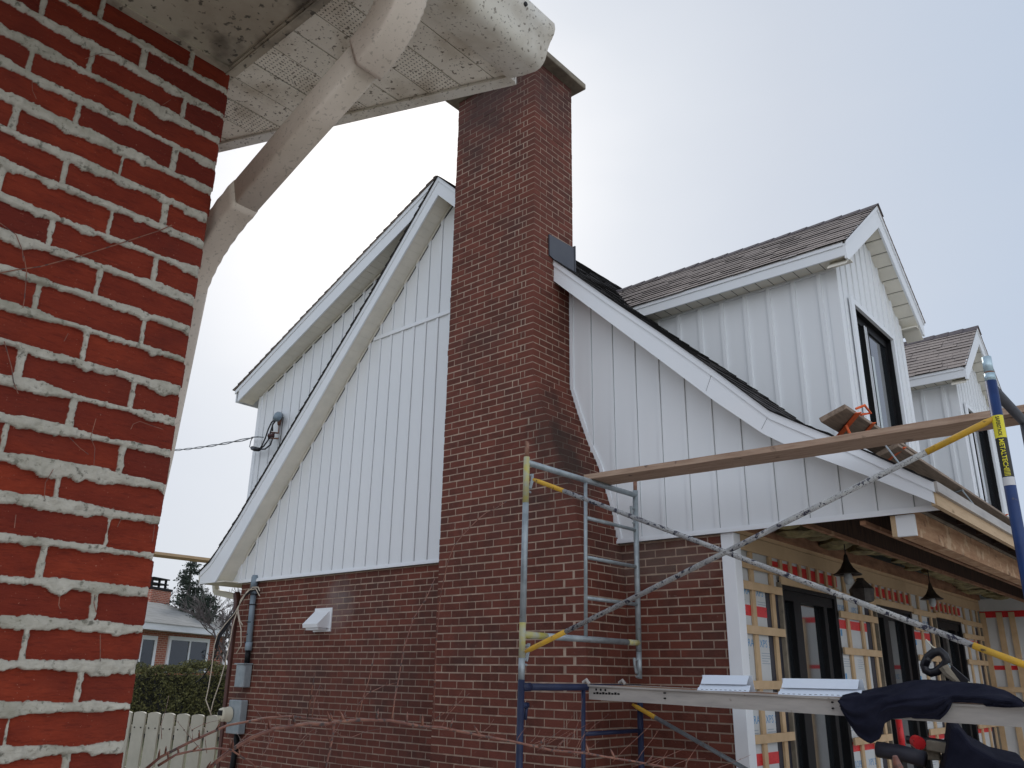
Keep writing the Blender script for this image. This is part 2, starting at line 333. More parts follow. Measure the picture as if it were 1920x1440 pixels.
# ================================================================== THE HOUSE BEING CLAD
YW, YF = 6.2, 5.92          # gable wall plane and rake fascia plane
YB = 17.0                   # far end of the house
CH = .0677
RT = [(-6.43, 7.33), (-4.66, 5.60), (-4.0, 4.975), (-3.445, 4.463), (-2.96, 4.0), (-2.52, 3.56), (-2.30, 3.42), (-2.08, 3.285), (-1.434, 2.85)]   # rake fascia, top edge, right
RBm = [(-6.43, 7.09), (-4.64, 5.362), (-4.0, 4.742), (-3.458, 4.216), (-2.98, 3.75), (-2.594, 3.406), (-2.354, 3.243), (-1.877, 2.979), (-1.451, 2.724)]
LT = [(-6.43, 7.33), (-7.528, 6.105), (-8.475, 5.12), (-9.47, 4.08), (-9.985, 3.535), (-10.361, 3.18), (-10.569, 2.99), (-10.80, 2.87)]
LBm = [(-6.43, 7.09), (-7.506, 5.93), (-8.061, 5.33), (-8.822, 4.485), (-9.611, 3.61), (-10.399, 2.722)]
ST = [(-6.43, 7.34), (-7.602, 6.81), (-8.652, 6.33), (-10.52, 5.44)]
SB = [(-6.43, 7.12), (-7.58, 6.60), (-8.62, 6.11), (-10.44, 5.265)]
def interp(pl, x):
    pl = sorted(pl); return float(np.interp(x, [p[0] for p in pl], [p[1] for p in pl]))
def off(pl, d): return [(x, z+d) for x, z in pl]
house = thing('house', (-6, 11, 0), 'red brick house with white board siding, black framed doors and shingled dormers, under renovation', 'house')

# ---- real bricks
def brick_run(mb, mo, P, u0, u1, z0, k, first, depth=.09, ch=CH, jit=.0018, L_=.2, gap=.0115):
    """one course: P(u, depth, z)->xyz"""
    u = u0; w = first
    while u < u1-.012:
        e = min(u+w, u1)
        a, b = u+gap*.5, e-gap*.5
        if b-a > .012:
            j = -abs(random.gauss(0, jit)); zj = random.gauss(0, .0009); c = random.random()**1.6
            if random.random() < .05: c = 1
            zz0, zz1 = z0+gap*.5+zj, z0+ch-gap*.5+zj
            p = [P(a, j, zz0), P(b, j, zz0), P(b, depth, zz0), P(a, depth, zz0), P(a, j, zz1), P(b, j, zz1), P(b, depth, zz1), P(a, depth, zz1)]
            mb.hexa(p, c)
        u = e; w = L_
bk = MB(); mo = MB()
def rightof(z):   # right face of the stack: flared shoulder
    return float(np.interp(z, [0, 1.1, 2.4, 2.65, 2.97, 3.46, 3.72, 4.03, 4.3, 9], [-4.07, -4.073, -4.085, -4.11, -4.173, -4.331, -4.451, -4.564, -4.65, -4.65]))
ZT = 7.93
nk = int(ZT/CH)
cb_, cmt = MB(), MB()
for k in range(nk):
    z0 = k*CH; zr = rightof(z0+.03); odd = k % 2
    # front face
    jz = 0
    lw = .2 if odd else .1
    xl = -5.80
    clen = .1 if odd else .2      # visible front length of the corner brick
    brick_run(cb_, None, lambda u, d, z: (u, 5.6+d, z), xl, zr-clen, z0, k, lw)
    c = .55+.45*random.random()
    x0, x1 = zr-clen+.005, zr
    sl = .2 if odd else .1
    j = random.gauss(0, .0015)
    cb_.box(x0, zr+abs(j), 5.6-abs(random.gauss(0, .001)), 5.6+sl-.005, z0+.005, z0+CH-.005, c)
    # left hidden end of the stack
    cb_.box(xl+random.gauss(0, .003), xl+.05, 5.602, 5.69, z0+.005, z0+CH-.005, .4)
    yend = 6.2 if z0 < 5.3 else 6.25
    brick_run(cb_, None, lambda u, d, z, zr=zr: (zr-d, u, z), 5.6+sl, yend, z0, k, .2, depth=.08)
    brick_run(cb_, None, lambda u, d, z: (-5.8+d, u, z), 5.7, yend, z0, k, .1 if odd else .2, depth=.08)
    # mortar core, its face a little behind the bricks
    jx = random.gauss(0, .0006)
    cmt.box(-5.796, zr-.0016, 5.6016+jx, yend-.002, z0-.0005, z0+CH)
chim = cmt.build('chimney', M['house_mortar'], house)
cb_.build('brickwork', M['house_brick'], chim)
cp = MB(); cp.prism([(-5.92, 5.48), (-4.53, 5.48), (-4.53, 6.37), (-5.92, 6.37)], 'z', ZT, ZT+.075)
cp.prism([(-5.88, 5.52), (-4.57, 5.52), (-4.57, 6.33), (-5.88, 6.33)], 'z', ZT+.075, ZT+.11)
cp.build('chimney_cap', M['concrete'], chim, bevel=.012)
fl = MB(); fl.prism([(5.825, 5.855), (6.27, 5.875), (6.27, 5.50), (5.83, 5.62)], 'x', -4.645, -4.63)
fl.box(-4.70, -4.622, 6.25, 6.262, 5.4, 5.9)
fl.build('flashing', M['flashing'], chim)

wb, wm = MB(), MB()
for k in range(int(2.70/CH)+1):
    z0 = k*CH
    brick_run(wb, None, lambda u, d, z: (u, YW+d, z), -10.19, -5.75, z0, k, .2 if k % 2 else .1)
    brick_run(wb, None, lambda u, d, z: (u, YW+d, z), -4.2, -3.145, z0, k, .13 if k % 2 else .03)
wm.box(-10.187, -3.147, YW+.0016, YW+.15, 0, 2.72)
wm.box(-10.187, -10.05, YW+.0045, YB, 0, 2.72)
w = wm.build('brick_wall', M['house_mortar'], house); wb.build('brickwork', M['house_brick'], w)

# ---- gable siding: sheet, battens, bottom trim
YS = 6.172
def wall_top(x):
    if x < -6.43: return interp(SB, x)+.10
    return interp(RBm, x)+.05
sd = MB()
xs = [-10.245, -9, -8, -7, -6.43, -5.5, -4.66, -4.0, -3.445, -2.96, -2.52, -2.2, -1.8, -1.47]
for a, b in zip(xs[:-1], xs[1:]):
    for (p, q) in ((a, b),):
        if q <= -5.7 or p >= -4.7 or True:
            sd.prism([(p, 2.735), (q, 2.735), (q, max(wall_top(q), 2.74)), (p, max(wall_top(p), 2.74))], 'y', YS, YS+.03)
sd.prism([(-10.41, 2.735), (-10.245, 2.735), (-10.245, 2.95), (-10.41, 2.76)], 'y', YS, YS+.03)
s_ = sd.build('siding', M['siding'], house)
bt = MB(); gp = MB()
x = -6.606-.206*18
while x < -5.75:
    for (z0, z1) in ((2.762, 5.585 if x > -7.80 else None), (5.645, None)):
        if z1 is None:
            if z0 > 5 and x < -7.75: continue
            z1 = wall_top(x)
        if x > -10.2 and z1 > z0:
            bt.prism([(x, z0), (x+.034, z0), (x+.034, z1+.02), (x, z1)], 'y', YS-.014, YS+.002)
            gp.prism([(x+.034, z0), (x+.0385, z0), (x+.0385, z1), (x+.034, z1)], 'y', YS-.0015, YS+.002)
    x += .206
x = -4.377
while x < -1.6:
    xr = x
    z1 = wall_top(xr)-.02
    if z1 > 2.8:
        bt.prism([(x-.036, 2.762), (x, 2.762), (x, z1), (x-.036, z1+.03)], 'y', YS-.014, YS+.002)
        gp.prism([(x, 2.762), (x+.0045, 2.762), (x+.0045, z1), (x, z1)], 'y', YS-.0015, YS+.002)
    x += .2485
bt.build('batten', M['siding'], house); gp.build('siding_groove', M['groove'], house)
tr = MB()
tr.box(-10.25, -5.80, YS-.022, YS-.001, 2.725, 2.760); tr.box(-10.25, -5.80, YS-.03, YS-.0225, 2.718, 2.742)
tr.box(-4.2, -1.46, YS-.022, YS-.001, 2.725, 2.760); tr.box(-4.2, -1.46, YS-.03, YS-.0225, 2.718, 2.742)
tr.box(-7.74, -5.80, YS-.024, YS-.001, 5.59, 5.612); tr.box(-7.74, -5.80, YS-.017, YS-.001, 5.614, 5.64)
tr.box(-10.26, -10.19, YS-.016, YS-.001, 2.765, 5.36); tr.box(-10.263, -10.245, YS-.013, YS+.07, 2.765, 5.36)
# sloping edge trim where siding follows the stack
pts = [(rightof(z)+.012, z) for z in (2.73, 2.97, 3.46, 3.72, 4.03, 4.28, 5.38)]
for (a, b) in zip(pts[:-1], pts[1:]):
    tr.beam((a[0]+.02, YS-.008, a[1]), (b[0]+.02, YS-.008, b[1]), .018, .034, up=(1, 0, 0))
tr.build('siding_trim', M['trim'], house)

# ---- rake overhangs: fascia, soffit boards, shingle edges
def strip_poly(top, bot): return sorted(top)+sorted(bot, reverse=True)
def fascia_seg(mb, T, B, y0, y1, step=None):
    xs = sorted(set([p[0] for p in T]+[p[0] for p in B])); lo = max(min(p[0] for p in T), min(p[0] for p in B)); hi = min(max(p[0] for p in T), max(p[0] for p in B))
    xs = [x for x in xs if lo <= x <= hi]
    for a, b in zip(xs[:-1], xs[1:]):
        mb.prism([(a, interp(B, a)), (b, interp(B, b)), (b, interp(T, b)), (a, interp(T, a))], 'y', y0, y1)
fa = MB()
Rcut = [p for p in RT if p[0] > -4.7]; Rb = [p for p in RBm if p[0] > -4.7]
RTl = [(-4.655, 5.60)]+[p for p in RT if p[0] > -4.6]; RBl = [(-4.655, 5.375)]+[p for p in RBm if p[0] > -4.6]
fascia_seg(fa, RTl, RBl, YF, YF+.02)
fascia_seg(fa, off(RTl, .012), off(RTl, -.055), YF-.012, YF)            # drip edge step
fascia_seg(fa, [(-6.43, 7.33), (-5.81, 6.72)], [(-6.43, 7.09), (-5.81, 6.49)], YF, YF+.02)
fascia_seg(fa, [(-6.43, 7.34), (-5.81, 6.735)], [(-6.43, 7.28), (-5.81, 6.68)], YF-.012, YF)
Lp = LT+[]
fascia_seg(fa, LT, [(-10.80, 2.722)]+LBm, YF, YF+.02)
fascia_seg(fa, off(LT, .012), off(LT, -.055), YF-.012, YF)
# eave return at the left tip
fa.box(-10.80, -10.78, YF+.02, YF+.5, 2.722, 2.87)
# vertical end trims, joints
fa.build('rake_fascia', M['trim'], house)
fj = MB()
for xj in (-3.05, -2.60):
    for T_, B_, y_ in ((RTl, RBl, YF-.0015),):
        fj.beam((xj, y_, interp(B_, xj-.03)+.004), (xj+.055, y_, interp(T_, xj+.055)-.06), .002, .003, up=(0, 1, 0))
fj.build('fascia_joint', M['groove'], house)
sf = MB()
fascia_seg(sf, ST, SB, YF+.002, YF+.021); fascia_seg(sf, off(ST, .012), off(ST, -.045), YF-.01, YF+.002)
sf.box(-10.53, -10.51, YF+.02, YB, 5.28, 5.45)
sf.build('upper_fascia', M['trim'], house)
so_ = MB(); sg = MB()
def soffit_run(B, y0, y1, step, skip=None, dz=.012):
    xs = [p[0] for p in sorted(B)]; lo, hi = min(xs), max(xs)
    # walk along the slope in boards
    x = lo; n = 0
    while x < hi-.01:
        x2 = x
        z = interp(B, x); L0 = 0
        sl = (interp(B, min(x+.01, hi))-interp(B, min(x+.01, hi)-.01))/.01
        dx = step/math.sqrt(1+sl*sl); x2 = min(x+dx, hi)
        za, zb = interp(B, x)+dz, interp(B, x2)+dz
        g_ = .003/math.sqrt(1+sl*sl); jt = .004*(n % 2)
        so_.prism([(x, za), (x2-g_, zb-g_*sl), (x2-g_, zb+.02), (x, za+.02)], 'y', y0, y1, r=.5)
        sg.prism([(x2-g_-.002, zb+.004-g_*sl), (x2+.002, zb+.004), (x2+.002, zb+.02), (x2-g_-.002, zb+.02)], 'y', y0+.004, y1-.004)
        x = x2; n += 1
soffit_run(LBm, YF+.02, YS, .105)
soffit_run(RBl, YF+.02, YS, .105)
soffit_run([(-6.43, 7.09), (-5.81, 6.49)], YF+.02, YS, .105)
soffit_run(SB, YF+.021, YS, .105)
so_.build('soffit', M['soffit'], house); sg.build('soffit_groove', M['gap'], house)
# stepped J trim under the rakes (on top of battens) and dark strips painted as the shadow beneath it
jt = MB()
for B, dz in ((LBm, -.012), (SB, -.012)):
    pl = sorted(B)
    x = -10.1
    while x < -6.5:
        x2 = x+.17
        for q in ((x, x2),):
            a, b = q; a = max(a, pl[0][0]+.02)
            jt.beam((a, YS-.012, interp(B, a)+dz), (b, YS-.012, interp(B, b)+dz), .016, .018)
        x += .206
jt.build('j_trim', M['soffit'], house)
jg = MB()
for B, dz in ((LBm, -.026), (SB, -.026)):
    x = -10.06
    while x < -6.55:
        a = x+.0; b = x+.165
        if a > sorted(B)[0][0]+.05: jg.beam((a, YS-.004, interp(B, a)+dz), (b, YS-.004, interp(B, b)+dz), .006, .014)
        x += .206
jg.build('shadow_strip', M['gap'], house)

# ---- roof planes
def shingles(mb, o, u, v, n, length, height, expo=.135, tab=.30, th=.008, clip=None):
    """rows of lapped shingles on a plane; o lower corner, u along, v up slope, n normal"""
    o, u, v, n = map(Vector, (o, u, v, n)); rows = int(height/expo)+1
    for r in range(rows):
        s0 = r*expo; s1 = min(s0+expo+.02, height)
        if s1 <= s0+.02: continue
        x = -random.random()*tab*.8; 
        while x < length:
            w = tab*random.uniform(.45, 1.15); a = max(x, 0); b = min(x+w, length)-.003
            if b > a+.01:
                t = th*random.uniform(.8, 1.7); j = random.uniform(-.004, .004)
                if clip is None or clip(o+u*((a+b)/2)+v*s0):
                    p = [o+u*a+v*(s0+j), o+u*b+v*(s0+j), o+u*b+v*s1, o+u*a+v*s1]
                    q = [p[0]+n*t, p[1]+n*t, p[2]+n*.002, p[3]+n*.002]
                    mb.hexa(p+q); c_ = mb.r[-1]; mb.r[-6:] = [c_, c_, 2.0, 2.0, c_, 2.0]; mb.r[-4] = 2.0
            x += w
rf = MB(); sh = MB()
RTr = off(RT, .015)
for (a, b) in zip(RTr[:-1], RTr[1:]):
    rf.prism([(a[0], a[1]-.05), (b[0], b[1]-.05), b, a], 'y', YF+.02, YB)
    d = Vector((a[0]-b[0], 0, a[1]-b[1])); h = d.length; v = d.normalized(); n = Vector((0, 1, 0)).cross(v); n = n if n.z > 0 else -n
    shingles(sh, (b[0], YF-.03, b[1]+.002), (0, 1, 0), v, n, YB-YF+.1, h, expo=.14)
LTr = off(LT, .015)
for (a, b) in zip(LTr[:-1], LTr[1:]):   # stub roof against the gable wall on the rear side
    rf.prism([(b[0], b[1]-.04), (a[0], a[1]-.04), a, b], 'y', YF+.02, YS)
    d = Vector((a[0]-b[0], 0, a[1]-b[1])); h = d.length; v = d.normalized(); n = v.cross(Vector((0, 1, 0))); n = n if n.z > 0 else -n
    shingles(sh, (b[0], YF-.03, b[1]+.004), (0, 1, 0), v, n, YS-YF+.03, h, expo=.12, th=.014)
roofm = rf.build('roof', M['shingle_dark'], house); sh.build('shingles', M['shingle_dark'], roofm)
rf = MB(); sh = MB()
a, b = (-6.43, 7.355), (-10.54, 5.452)
rf.prism([(b[0], b[1]-.04), (a[0], a[1]-.04), a, b], 'y', YF+.02, YB)
d = Vector((a[0]-b[0], 0, a[1]-b[1])); h = d.length; v = d.normalized(); n = v.cross(Vector((0, 1, 0))); n = n if n.z > 0 else -n
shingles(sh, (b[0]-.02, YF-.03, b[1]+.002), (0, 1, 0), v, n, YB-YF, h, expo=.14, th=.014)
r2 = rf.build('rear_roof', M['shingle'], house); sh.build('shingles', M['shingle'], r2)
# back and rear walls closing the body
bw = MB(); bw.box(-10.24, -10.1, YS+.04, YB, 2.72, 5.4); bw.prism([(-10.24, 0), (-3.1, 0), (-3.1, 3.9), (-6.43, 7.1), (-10.24, 5.3)], 'y', YB-.1, YB)
bw.build('rear_wall', M['siding'], house)
# rear eave gutter and brown downspout at the left corner
gt = MB()
gt.prism([(-10.93, 2.86), (-10.80, 2.86), (-10.80, 2.74), (-10.89, 2.74)], 'y', YF+.04, YB)
p0 = hit(403, 1095, 1, 6.3); p1 = hit(405, 1110, 1, 6.3); p2 = hit(443, 1119, 1, 6.3)
gt.beam(Vector(p0)+Vector((0, 0, .03)), p1, .07, .07, up=(0, 1, 0)); gt.beam(p1, p2, .075, .075, up=(0, 1, 0))
gt.build('rear_gutter', M['cream'], house, bevel=.008)
dsp = MB(); p3 = hit(446, 1116, 1, 6.3); p4 = hit(424, 1343, 1, 6.3)
dsp.beam((p3[0]-.04, 6.3, 2.62), (p3[0]+.03, 6.3, 2.45), .075, .075, up=(0, 1, 0)); dsp.beam((p3[0]+.02, 6.3, 2.52), (p4[0]+.02, 6.3, 0), .07, .085, up=(0, 1, 0))
dsp.build('brown_downspout', M['brown_metal'], house, bevel=.01)
# drip soffit line to wall corner
ms = MB(); ms.box(-10.80, -10.19, YF+.02, YB, 2.722, 2.735); ms.build('eave_soffit', M['soffit'], house)

# ---- dormers
def dormer(yc, first):
    XF, XR = -2.30, -2.11; HW = .95; HE = 1.17
    ZE, ZR = 5.235, 6.30
    zs = 5.385
    slope = (ZR-zs)/HE
    roof_x = lambda z: float(np.interp(z, [2.85, 3.56, 7.33], [-1.434, -2.52, -6.43]))
    m = MB()
    # side walls follow the main roof slope, front wall with a window opening
    for sgn in (-1, 1):
        y = yc+sgn*HW
        poly = [(XF, 3.30), (XF, ZE+.05), (roof_x(ZE+.05)-.3, ZE+.05)]
        m.prism(poly, 'y', y, y-sgn*.04)
    wy0, wy1, wz0, wz1 = yc-.60, yc+.53, 3.62, 5.00
    zt = lambda y: min(ZR-.23-.02, ZE+.06+(HW-abs(y-yc))*slope+.06)
    for (a, b, z0, z1) in ((yc-HW+.04, wy0, 3.3, None), (wy1, yc+HW-.04, 3.3, None), (wy0, wy1, wz1, None), (wy0, wy1, 3.3, wz0)):
        if z1 is None:
            ys = sorted({a, b, min(max(yc, a), b)})
            for q0, q1 in zip(ys[:-1], ys[1:]):
                m.prism([(q0, z0), (q1, z0), (q1, zt(q1)), (q0, zt(q0))], 'x', XF-.04, XF-.001)
        else: m.box(XF-.04, XF-.001, a, b, z0, z1)
    body = m.build('dormer', M['siding'], house)
    b = MB(); g2 = MB()
    # battens on the side wall (spaced), both sides
    for i in range(13):
        x = XF-.14-i*.2505
        zb = float(np.interp(x, [-6.43, -2.52, -1.434], [7.33, 3.56, 2.85]))
        if zb < ZE:
            for sgn in (-1, 1):
                y = yc+sgn*(HW+.007)
                b.box(x-.036, x, y-.014, y+.014, zb-.1, ZE+.02)
    for i in range(11):
        y = yc-HW+.12+i*.17
        z0 = wz1+.07 if wy0-.06 < y < wy1+.06 else 3.3
        if y < yc+HW-.03: b.prism([(y, z0), (y+.03, z0), (y+.03, zt(y+.03)), (y, zt(y))], 'x', XF-.001, XF+.013)
    for sgn in (-1, 1):   # corner boards
        y = yc+sgn*HW
        b.box(XF-.09, XF+.012, y-.012, y+.012, 3.3, ZE+.03); b.box(XF-.01, XF+.014, y-.01 if sgn < 0 else y-.085, y+.085 if sgn < 0 else y+.01, 3.3, ZE+.06)
    b.build('dormer_batten', M['siding'], body)
    # roof: eave fascia, rake fascia, soffits
    f = MB(); s2 = MB(); s3 = MB()
    xback = roof_x(zs)-.0
    for sgn in (-1, 1):
        ye = yc+sgn*HE
        f.box(xback, XR-.02, ye-sgn*.0, ye-sgn*.02, ZE, zs-.01)
        f.box(xback, XR-.02, ye, ye+sgn*.012, zs-.055, zs+.0)
        s2.box(xback, XR-.021, min(ye-sgn*.021, yc+sgn*HW), max(ye-sgn*.021, yc+sgn*HW), ZE+.015, ZE+.03)
        x = xback
        while x < XF:
            s3.box(x, x+.004, min(ye, yc+sgn*HW)+.022*(sgn < 0), max(ye, yc+sgn*HW)-.022*(sgn > 0), ZE+.012, ZE+.016); x += .127
        f.box(xback, XF, yc+sgn*(HW+.002), yc+sgn*(HW+.02), ZE-.01, ZE+.014)
        # rake boards on the front
        P = [(yc, ZR-.025), (ye, zs-.02), (ye, ZE-.03), (ye-sgn*.05, ZE-.03), (yc, ZR-.255)]
        f.prism(P, 'x', XR-.02, XR)
        P2 = [(yc, ZR), (ye+sgn*.01, zs-.0), (ye+sgn*.01, zs-.05), (yc, ZR-.05)]
        f.prism(P2, 'x', XR, XR+.012)
        # sloping soffit behind the rake board
        n_ = 9
        for i in range(n_):
            t0, t1 = i/n_, (i+1)/n_-.012
            ya, yb = yc+sgn*HE*t0, yc+sgn*HE*t1
            za, zb = ZR-.235-slope*HE*t0, ZR-.235-slope*HE*t1
            s2.prism([(ya, za), (yb, zb), (yb, zb+.015), (ya, za+.015)], 'x', XF-.0, XR-.02)
        yq = yc+sgn*(HW+.05); s3.prism([(yc, ZR-.222), (yq, ZR-.222-slope*(HW+.05)), (yq, ZR-.20-slope*(HW+.05)), (yc, ZR-.20)], 'x', XF-.02, XR-.021)
    f.build('dormer_fascia', M['trim'], body); s2.build('dormer_soffit', M['soffit'], body); s3.build('soffit_groove', M['gap'], body)
    r = MB()
    for sgn in (-1, 1):
        v = Vector((0, -sgn*HE, ZR-zs)); h = v.length; v.normalize(); n = Vector((0, sgn*(ZR-zs), HE)).normalized()
        o = Vector((XR+.02, yc+sgn*(HE+.025), zs-.02)); 
        clip = lambda p: p.z > float(np.interp(p.x, [-6.43, -2.52, -1.434], [7.33, 3.56, 2.85]))-.05
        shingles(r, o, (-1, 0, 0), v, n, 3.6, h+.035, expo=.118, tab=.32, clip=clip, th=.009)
        q = [Vector((XR, yc, ZR-.03)), Vector((XR, yc+sgn*HE, zs-.03)), Vector((-4.42, yc+sgn*HE, zs-.03)), Vector((-5.45, yc, ZR-.03))]
        r.hexa(q+[p+Vector((0, 0, .03)) for p in q], .9)
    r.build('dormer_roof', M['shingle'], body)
    rd = MB(); x = XR+.03
    while x > -5.35:
        x2 = x-.2; t = random.uniform(.000, .004)
        for sgn in (-1, 1):
            rd.hexa([Vector(p) for p in ((x, yc, ZR+.018), (x2, yc, ZR+.008), (x2, yc+sgn*.13, ZR+.008-.13*slope), (x, yc+sgn*.13, ZR+.018-.13*slope),
                                         (x, yc, ZR+.019+t), (x2, yc, ZR+.012), (x2, yc+sgn*.13, ZR+.014-.13*slope), (x, yc+sgn*.13, ZR+.019+t-.13*slope))])
        x -= .19
    rd.build('ridge_caps', M['shingle_ridge'], body)
    # window
    wf = MB(); t = .055
    X0, X1 = XF-.085, XF-.045
    for (a, c, d, e) in ((wy0, wy0+t, wz0, wz1), (wy1-t, wy1, wz0, wz1), (wy0+t, wy1-t, wz1-t*1.6, wz1), (wy0+t, wy1-t, wz0, wz0+t)): wf.box(X0, X1, a, c, d, e)
    ym = yc-.19
    wf.box(X0+.01, X1+.02, ym-.05, ym+.02, wz0+t, wz1-t*1.6)
    wf.box(X0+.01, X1+.005, ym+.09, ym+.13, wz0+t, wz1-t*1.6)
    # dark reveal
    wf.box(XF-.0445, XF-.0015, wy0, wy0+.008, wz0, wz1); wf.box(XF-.0445, XF-.0015, wy1-.008, wy1, wz0, wz1); wf.box(XF-.0445, XF-.0015, wy0+.008, wy1-.008, wz1-.008, wz1)
    wf.build('window', M['black_frame'], body)
    wp = MB(); wp.box(X0+.02, X0+.028, wy0+t, wy1-t, wz0+t, wz1-t); wp.build('pane', M['glass'], body)
    bl = MB(); bl.box(X0+.0285, X0+.031, wy0+t+.01, wy0+t+.12, wz0+.3, wz1-.28); bl.box(X0+.029, X0+.031, ym+.13, ym+.24, wz0+.3, wz1-.33); bl.build('blind', M['glass_lit'], body)
    wt = MB(); k = .05
    wt.box(XF+.001, XF+.03, wy0-k, wy0, wz0-k, wz1+k); wt.box(XF+.001, XF+.03, wy1, wy1+k, wz0-k, wz1+k); wt.box(XF+.001, XF+.03, wy0, wy1, wz1, wz1+k)
    wt.box(XF+.014, XF+.036, wy0-k-.06, wy0-k, wz0-k, wz1+k)
    wt.box(X1+.0205, X1+.028, ym-.045, ym-.030, wz0+t, wz1-t*1.6); wt.box(X1+.0205, X1+.028, ym+.0, ym+.012, wz0+t, wz1-t*1.6)
    wt.build('window_trim', M['trim'], body)
dormer(8.13, True); dormer(12.22, False)

# ---- porch: corner post, facade, doors
XB = -3.13
pc = MB(); pc.box(-3.142, -3.03, YW-.02, YW+.10, 0, 2.722); pc.build('corner_board', M['trim'], house, bevel=.004)
def door(y0, y1, zt=2.44, z0=.35):
    d = MB(); X0, X1 = XB-.10, XB+.02; t = .07
    d.box(X0, X1, y0, y0+t, z0, zt); d.box(X0, X1, y1-t, y1, z0, zt); d.box(X0, X1, y0+t, y1-t, zt-t, zt); d.box(X0, X1, y0+t, y1-t, z0, z0+.1)
    w_ = y1-y0; ym = y0+w_*.28; ym2 = y0+w_*.72
    d.box(X0+.02, X1-.02, ym-.06, ym+.10, z0+.1, zt-t); d.box(X0+.02, X1-.02, ym2+.06, ym2+.14, z0+.1, zt-t)
    d.box(X0+.021, X1-.019, y0+t, y1-t, zt-t-.09, zt-t)
    dd = d.build('patio_door', M['black_frame'], house, bevel=.004)
    p = MB(); p.box(X0+.04, X0+.05, y0+t, y1-t, z0+.1, zt-t); p.build('pane', M['glass'], dd)
    # black membrane returns and thin pale sill angle beside the frame
    return dd
DOORS = [(7.18, 8.50), (9.60, 10.90), (11.85, 13.1)]
for a, b in DOORS: door(a, b)
fm = MB(); bays = [(6.30, 7.18), (8.50, 9.60), (10.90, 11.85), (13.1, 14.2)]
for a, b in bays: fm.box(XB-.03, XB, a, b, 0, 2.78)
for a, b in DOORS: fm.box(XB-.03, XB, a, b, 2.44, 2.78); fm.box(XB-.03, XB, a, b, 0, .35)
fbd = fm.build('foam_board', M['foam'], house)
tp = MB(); mb_ = MB(); ang = MB()
for a, b in bays:
    for z in (2.10, .98): tp.box(XB, XB+.003, a+.01, b-.10, z, z+.085)
    mb_.box(XB, XB+.004, b-.28, b, 0, 2.38)
    ang.box(XB+.0, XB+.04, b-.035, b-.005, 0, 2.42)
for a, b in DOORS: tp.box(XB, XB+.003, a-.15, b+.1, 2.50, 2.60)
tp.build('red_tape', M['red_tape'], house); mb_.build('black_membrane', M['black_membrane'], house); ang.build('jamb_angle', M['concrete'], house)
ls = MB(); XS0, XS1 = XB+.004, XB+.024
def vst(y, z0, z1, w=.065): ls.box(XS0, XS1, y, y+w, z0, z1)
def hst(y0, y1, z, h=.065): ls.box(XS1+.001, XS1+.021, y0, y1, z, z+h)
hst(6.30, 14.18, 2.62, .12); hst(6.30, 14.18, 2.745, .05)
for a, b in bays:
    ys = [a+.30, b-.20] if b-a < 1 else [a+.22, a+.62, b-.16]
    for y in ys: vst(y, .3, 2.62)
    for z in (2.385, 2.315-.01) if a < 7 else (2.385,): hst(a, b-.02, z+(.09 if z > 2.35 and a < 7 else 0))
    for z in (1.955, 1.535, 1.14): hst(a, b-.03, z-(.10 if a > 7 else 0)+(.0))
    if a > 7: hst(a, b-.02, 2.20)
for a, b in DOORS:
    y = a+.03
    while y < b: vst(y, 2.46, 2.62, .05); y += .21
    hst(a-.02, b+.02, 2.405)
ls.build('wood_strapping', M['wood_x'], house)

# printed words on the foam boards
def text_mesh(body, size, bold=0):
    cu = bpy.data.curves.new('txt', 'FONT'); cu.body = body; cu.size = size; cu.resolution_u = 2; cu.offset = bold
    o = bpy.data.objects.new('txt', cu); COL.objects.link(o)
    dg = bpy.context.evaluated_depsgraph_get(); dg.update()
    me = bpy.data.meshes.new_from_object(o.evaluated_get(dg)); bpy.data.objects.remove(o)
    v = [tuple(p.co) for p in me.vertices]; f = [list(p.vertices) for p in me.polygons]
    bpy.data.meshes.remove(me); return v, f
pr = MB(); pg = MB()
def print_at(mb, body, size, y, z, x=XB+.0012):
    v, f = text_mesh(body, size); mb.add([(x, y+p[0], z+p[1]) for p in v], f)
for a, b in bays[:3]:
    for z in (1.86, 2.27, 1.28, .84):
        print_at(pr, 'SOPRA', .085, a+.05, z); print_at(pr, 'XPS 20', .085, a+.42, z)
        for i in range(4): pg.box(XB+.0005, XB+.0012, a+.06, a+.06+random.uniform(.12, .22), z-.05-i*.022, z-.044-i*.022)
        for i in range(5): pg.box(XB+.0005, XB+.0012, a+.44, a+.44+random.uniform(.1, .2), z-.05-i*.020, z-.045-i*.020)
        pr.box(XB+.0005, XB+.0012, a+.06, a+.10, z-.24, z-.18)
pr.build('blue_print', M['blue_print'], house); pg.build('small_print', M['grey_print'], house)

# wing wall closing the porch on the right
wg = MB(); YG = 14.2; wg.box(-3.1, 3.2, YG, YG+.2, 0, 2.8)
wg.build('wing_foam', M['foam'], house)
wl = MB()
for x in (-3.1, -2.88, -2.72, -2.30, -1.90, -1.50, -1.1, -.6): wl.box(x, x+.075, YG-.03, YG-.002, 0, 2.6)
wl.box(-3.1, 3.2, YG-.052, YG-.031, 1.5, 1.57)
wl.build('wing_strapping', M['wood_x'], house)
wt_ = MB()
for z in (1.80, 1.20): wt_.box(-3.1, 3.2, YG-.0015, YG, z, z+.06)
wt_.box(-3.1, 3.2, YG-.0015, YG, 2.53, 2.62); wt_.build('wing_tape', M['red_tape'], house)
wp_ = MB()
for x in (-2.62, -2.2, -1.8, -1.4):
    v, f = text_mesh('XPS 20', .10); wp_.add([(x+p[0], YG-.002, 1.66+p[1]) for p in v], f)
    for i in range(7): wp_.box(x, x+.25, YG-.0021, YG-.0012, 1.58-i*.04, 1.586-i*.04)
wp_.build('wing_print', M['blue_print'], house)

